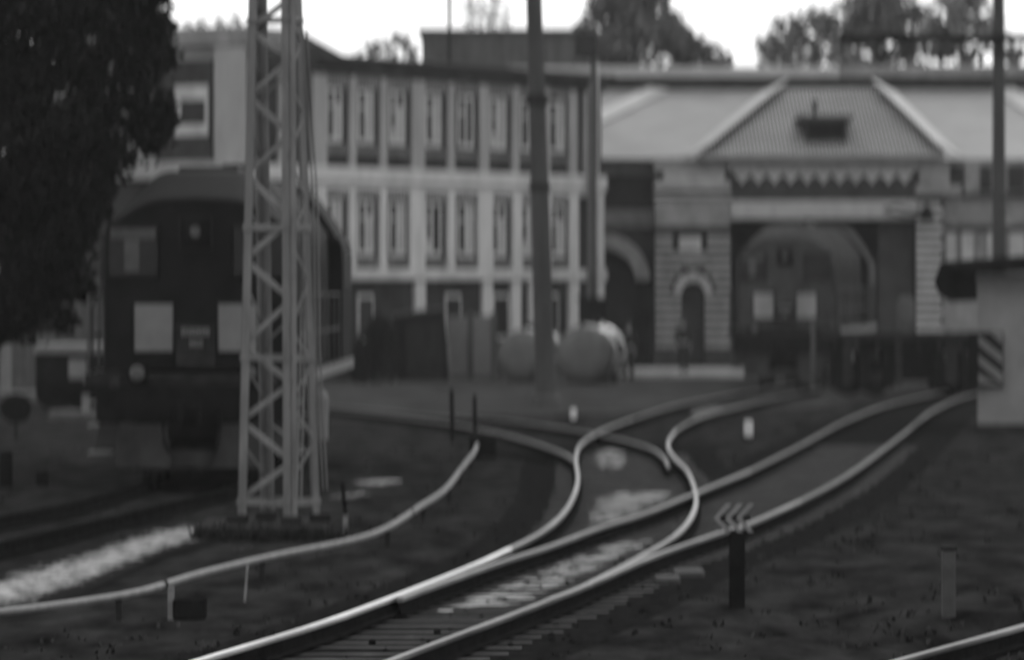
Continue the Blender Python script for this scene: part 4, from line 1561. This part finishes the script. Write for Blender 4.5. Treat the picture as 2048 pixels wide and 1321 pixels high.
# ================================================================== TRACKSIDE FURNITURE
def build_trackside():
    # white fouling posts
    def fpost(px, y, w, h, label):
        p = gp(px, y)
        t = thing('fouling_post', label, 'marker post', p, 0, 'white fouling posts between the tracks')
        MB().box(-w / 2, w / 2, -w / 2, w / 2, .08, h, ch=.03).build('post', 'white', t)
        MB().box(-w / 2 - .02, w / 2 + .02, -w / 2 - .02, w / 2 + .02, -.05, .079, ch=.01).build('post_base', 'black', t)
    fpost(1147, 846, .15, .30, 'short white marker post near the foot of the middle pole')
    fpost(1497, 882, .17, .39, 'short white marker post between the turnout and the straight track')
    # chevron pointer
    p = gp(1474, 1214)
    sc = F / p.y
    t = thing('chevron_sign', 'post with three pale chevrons pointing left beside the straight track', 'sign', p)
    MB().box(-.075, .075, -.05, .05, -.05, (1214 - 1060) / sc, ch=.015).build('post', 'black', t)
    z0, z1 = (1214 - 1066) / sc, (1214 - 1006) / sc
    x0 = (1424 - 1474) / sc
    zm = (z0 + z1) / 2
    bd = MB().box(x0 + .02, (1500 - 1474) / sc, -.065, -.052, zm - .03, zm + .03, ch=.004).build('sign_bar', 'under', t)
    for k, px in enumerate((1426, 1449, 1471)):
        m = MB()
        a = (px - 1474) / sc
        w, ln = .055, .12
        pr = [(a, zm), (a + ln, z1 - .008), (a + ln + w, z1 - .008), (a + w, zm), (a + ln + w, z0 + .008), (a + ln, z0 + .008)]
        m.prism(pr, lambda q: Vector((q[0], -.073, q[1])), lambda q: Vector((q[0], -.066, q[1])))
        m.build('chevron', 'mark', bd)
    # switch machine with rod and marker posts
    p = gp(966, 914)
    t = thing('switch_machine', 'squat black point machine with a rod reaching toward the turnout', 'point machine', p)
    MB().box(-.24, .24, -.3, .3, 0, .36, ch=.05).build('casing', 'black', t)
    MB().box(-.27, .27, -.33, .33, .362, .40, ch=.015).build('lid', 'under', t)
    q = gp(1100, 934)
    MB().bar((.2, -.1, .1), (q.x - p.x, q.y - p.y, .08), .06).build('rod', 'black', t)
    for px, y, h, lab in ((905, 886, 1.0, 'thin dark stake left of the point machine'), (951, 884, .88, 'thin dark stake right behind the point machine')):
        g = gp(px, y)
        hgt = (y - (780 if px < 920 else 792)) / F * g.y
        tag(MB().tube([g + Vector((0, 0, -.05)), g + Vector((-.02, 0, hgt))], .04, 8).build('stake', 'black'), lab, 'stake')
    # pipe on short supports
    pl = [(-120, 1236), (0, 1225), (150, 1206), (280, 1184), (400, 1148), (550, 1112), (700, 1082), (775, 1056), (840, 1014), (890, 980), (925, 935), (948, 905), (958, 880)]
    zp = .22
    t = thing('pipeline', 'long pale pipe running on low supports left of the turnout', 'pipe', gp(500, 1125))
    line = smooth_line([gp(x, y, zp) for x, y in pl], .5)
    MB().tube(line, .036, 12).build('pipe', 'pipe', t, smooth=True, world=True)
    k = 6
    while k < len(line):
        q = line[k]
        MB().box(q.x - .03, q.x + .03, q.y - .03, q.y + .03, -.05, q.z - .03, ch=.006).build('support', 'under', t, world=True)
        k += 11
    for k in range(9, len(line) - 2, 26):
        a = line[k]
        d = (line[k + 1] - a).normalized()
        MB().tube([a - d * .05, a + d * .05], .044, 12).build('pipe_collar', 'under', t, world=True)
    # stake with pale foot by the mast
    g = gp(691, 1076)
    t = thing('short_post', 'leaning dark post with pale foot right of the mast footing', 'post', g)
    MB().bar((0, 0, -.05), (0, 0, .27), .06).build('post_foot', 'pipe', t)
    MB().bar((0, 0, .27), (-.04, 0, .66), .05).build('post_top', 'black', t)
    g = gp(342, 1240)
    t = thing('short_post', 'stubby post with dark box beneath the pale pipe', 'post', g)
    MB().bar((0, 0, -.05), (0, 0, .30), .055).build('post_foot', 'pipe', t)
    MB().box(.02, .32, -.1, .2, 0, .2, ch=.03).build('junction_box', 'black', t)
    g = gp(489, 1202)
    tag(MB().tube([g + Vector((0, 0, -.05)), g + Vector((.03, 0, .36))], .012, 6).build('thin_rod', 'pipe'), 'thin upright rod in the weeds before the pipe', 'rod')
    g = gp(1897, 1252)
    t = thing('short_post', 'grey wooden post in the dark bank at the lower right', 'post', g)
    MB().box(-.06, .06, -.06, .06, -.1, .68, ch=.015).build('post', 'dullgrey', t)
    MB().box(-.075, .075, -.075, .075, .682, .72, ch=.01).build('post_cap', 'under', t)
    # disc signal at left
    g = gp(32, 880)
    t = thing('disc_signal', 'small dark disc on a thin stick at the far left', 'signal', g)
    MB().tube([(0, 0, 0), (0, 0, .62)], .025, 8).build('stick', 'black', t)
    MB().tube([(0, -.03, .62), (0, .03, .62)], .3, 24).build('disc', 'black', t)
    for px, y, h, lab in ((12, 975, .55, 'taller of two dark stumps beside the left track'), (84, 972, .24, 'shorter of two dark stumps beside the left track')):
        g = gp(px, y)
        tag(MB().box(g.x - .09, g.x + .09, g.y - .09, g.y + .09, -.05, h, ch=.03).build('ground_stump', 'black'), lab, 'stump')
    # clutter between the rails: loose dark stones and lumps of wet ballast
    m = MB()
    for _ in range(180):
        y = random.uniform(36, 62)
        xa, xb = x_at(LA, y), x_at(LD, y)
        if xa is None or xb is None:
            continue
        x = random.uniform(xa - .8, xb + 1.2)
        if track_dist(x, y) < .12:
            continue
        s = random.uniform(.015, .04)
        bm = bmesh.new()
        bmesh.ops.create_icosphere(bm, subdivisions=1, radius=s)
        for v in bm.verts:
            v.co *= random.uniform(.7, 1.2)
        bm.verts.ensure_lookup_table()
        m.add([v.co + Vector((x, y, .01)) for v in bm.verts], [[v.index for v in f.verts] for f in bm.faces])
        bm.free()
    tag(m.build('loose_stones', 'ballast'), 'loose dark stones scattered along the turnout', 'stones', kind='stuff')
    # mound at the puddled patch
    # litter: pale scraps right of the turnout
    for px, y, w, lab in ((1378, 1152, .16, 'bright wet slab beside the chevron post'), (1335, 1165, .13, 'dull wet slab left of the bright slab')):
        g = gp(px, y)
        tag(MB().box(g.x - w, g.x + w, g.y - .2, g.y + .3, -.02, .06, ch=.02).build('wet_slab', 'dullgrey'), lab, 'slab')


build_trackside()
person('person in dark clothes standing before the arched niche of the stone pier', (X2(1366, 157.6), 157.4, .133), R(15), .1, cap=True)
person('person in dark clothes standing right of the horizontal tanks', (X2(1257, 155.5), 155.5, 0), R(-30), .15)


# ================================================================== TREES
px_tree('broadleaf_tree', 'huge dark tree filling the upper left corner', 77,
        [(40, 40, 120), (170, 30, 110), (260, 40, 75), (285, 110, 62), (250, 180, 80), (330, 205, 22), (200, 250, 95), (300, 262, 45), (90, 180, 130), (-20, 120, 120), (60, 330, 120), (160, 350, 75), (-10, 420, 110), (110, 440, 78), (60, 530, 72), (-30, 560, 90), (20, 620, 50), (165, 470, 36), (120, 570, 42), (235, 320, 36), (-90, 250, 130), (120, -60, 140), (-60, -40, 130), (250, -50, 90), (45, 440, 70), (310, 20, 34), (318, 110, 36), (322, 235, 36), (305, 285, 28), (335, 60, 20), (80, 610, 58), (150, 545, 40), (170, 585, 24), (-10, 640, 50), (110, 500, 60), (190, 420, 34), (130, 640, 26), (45, 660, 30)],
        -60, 'leafdark', .085, 2900, .26)
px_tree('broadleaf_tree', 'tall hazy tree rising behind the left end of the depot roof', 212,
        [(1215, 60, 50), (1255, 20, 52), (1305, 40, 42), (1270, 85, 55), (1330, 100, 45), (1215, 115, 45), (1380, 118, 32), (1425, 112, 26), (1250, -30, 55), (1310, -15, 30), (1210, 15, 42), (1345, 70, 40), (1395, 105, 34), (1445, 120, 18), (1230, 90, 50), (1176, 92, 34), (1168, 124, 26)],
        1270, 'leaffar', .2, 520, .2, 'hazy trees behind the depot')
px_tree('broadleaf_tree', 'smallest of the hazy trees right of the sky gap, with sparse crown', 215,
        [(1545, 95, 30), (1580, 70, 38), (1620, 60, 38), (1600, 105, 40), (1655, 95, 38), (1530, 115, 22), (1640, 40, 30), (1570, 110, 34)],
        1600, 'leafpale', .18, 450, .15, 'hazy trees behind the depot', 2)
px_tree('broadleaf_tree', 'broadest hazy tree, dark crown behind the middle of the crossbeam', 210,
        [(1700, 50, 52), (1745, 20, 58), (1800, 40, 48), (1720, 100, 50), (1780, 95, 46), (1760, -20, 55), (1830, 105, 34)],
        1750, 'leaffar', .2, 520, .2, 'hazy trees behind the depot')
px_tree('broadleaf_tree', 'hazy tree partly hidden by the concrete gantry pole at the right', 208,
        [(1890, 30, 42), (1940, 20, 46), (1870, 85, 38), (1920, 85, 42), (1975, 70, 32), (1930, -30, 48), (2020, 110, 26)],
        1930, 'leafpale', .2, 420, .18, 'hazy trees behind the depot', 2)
px_tree('bare_tree', 'thin crowned tree showing above the grey flat topped block', 225,
        [(945, 20, 26), (975, 35, 28), (1005, 45, 26), (950, 50, 22), (985, 5, 22)],
        975, 'leafpale', .16, 130, .14, None, 8)
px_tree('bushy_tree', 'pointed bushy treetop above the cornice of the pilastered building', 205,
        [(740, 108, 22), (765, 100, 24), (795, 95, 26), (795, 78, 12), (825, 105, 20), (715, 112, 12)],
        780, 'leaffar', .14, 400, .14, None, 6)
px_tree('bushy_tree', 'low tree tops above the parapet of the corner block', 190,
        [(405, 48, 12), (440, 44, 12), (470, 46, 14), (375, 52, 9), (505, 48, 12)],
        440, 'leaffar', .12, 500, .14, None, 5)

# ================================================================== HAZE
hz = MB().box(-60, 60, -6, 262, -1.2, 22).build('haze', 'inside')
hm = bpy.data.materials.new('damp_air')
hm.use_nodes = True
nt = hm.node_tree
nt.nodes.remove(nt.nodes['Principled BSDF'])
pv = nt.nodes.new('ShaderNodeVolumePrincipled')
pv.inputs['Color'].default_value = (.9, .9, .9, 1)
pv.inputs['Density'].default_value = .0002
pv.inputs['Anisotropy'].default_value = .3
nt.links.new(pv.outputs['Volume'], nt.nodes['Material Output'].inputs['Volume'])
hz.data.materials.clear()
hz.data.materials.append(hm)
tag(hz, kind='stuff')

# ================================================================== LIGHT
w = bpy.data.worlds.new('World')
S.world = w
w.use_nodes = True
nt = w.node_tree
bg = nt.nodes['Background']
sky = nt.nodes.new('ShaderNodeTexSky')
sky.sky_type = 'NISHITA'
sky.sun_disc = False
SUN_EL, SUN_AZ = R(42), R(25)
sky.sun_elevation = SUN_EL
sky.sun_rotation = SUN_AZ
bw = nt.nodes.new('ShaderNodeRGBToBW')           # black-and-white photograph: grey daylight
nt.links.new(sky.outputs['Color'], bw.inputs['Color'])
mx = nt.nodes.new('ShaderNodeMix')
mx.data_type = 'FLOAT'
mx.inputs[0].default_value = .75                  # mostly even overcast
nt.links.new(bw.outputs['Val'], mx.inputs[2])
mx.inputs[3].default_value = 10.5
nt.links.new(mx.outputs[0], bg.inputs['Color'])
bg.inputs['Strength'].default_value = .12
sun = bpy.data.lights.new('sun', 'SUN')
sun.energy = .6
sun.angle = R(14)
so = bpy.data.objects.new('sun', sun)
COL.objects.link(so)
dv = Vector((math.sin(SUN_AZ) * math.cos(SUN_EL), math.cos(SUN_AZ) * math.cos(SUN_EL), math.sin(SUN_EL)))
so.rotation_euler = dv.to_track_quat('Z', 'Y').to_euler()

# ================================================================== CAMERA
cam = bpy.data.cameras.new('camera')
co = bpy.data.objects.new('camera', cam)
COL.objects.link(co)
co.location = (0, 0, H)
co.rotation_euler = (R(90), 0, 0)
cam.sensor_width = 36
cam.lens = 36 * F / 2048
cam.shift_y = -(660.5 - HY) / 2048
cam.clip_start = 1
cam.clip_end = 5000
cam.dof.use_dof = True
cam.dof.focus_distance = 29
cam.dof.aperture_fstop = 1.65
cam.dof.aperture_ratio = 2.2
S.camera = co
S.render.engine = 'CYCLES'
S.cycles.max_bounces = 6
S.cycles.volume_bounces = 0
S.cycles.use_denoising = True
S.view_settings.view_transform = 'Standard'
S.view_settings.look = 'None'
S.view_settings.gamma = 1
S.view_settings.exposure = .1
S.render.resolution_x, S.render.resolution_y = 1024, 660
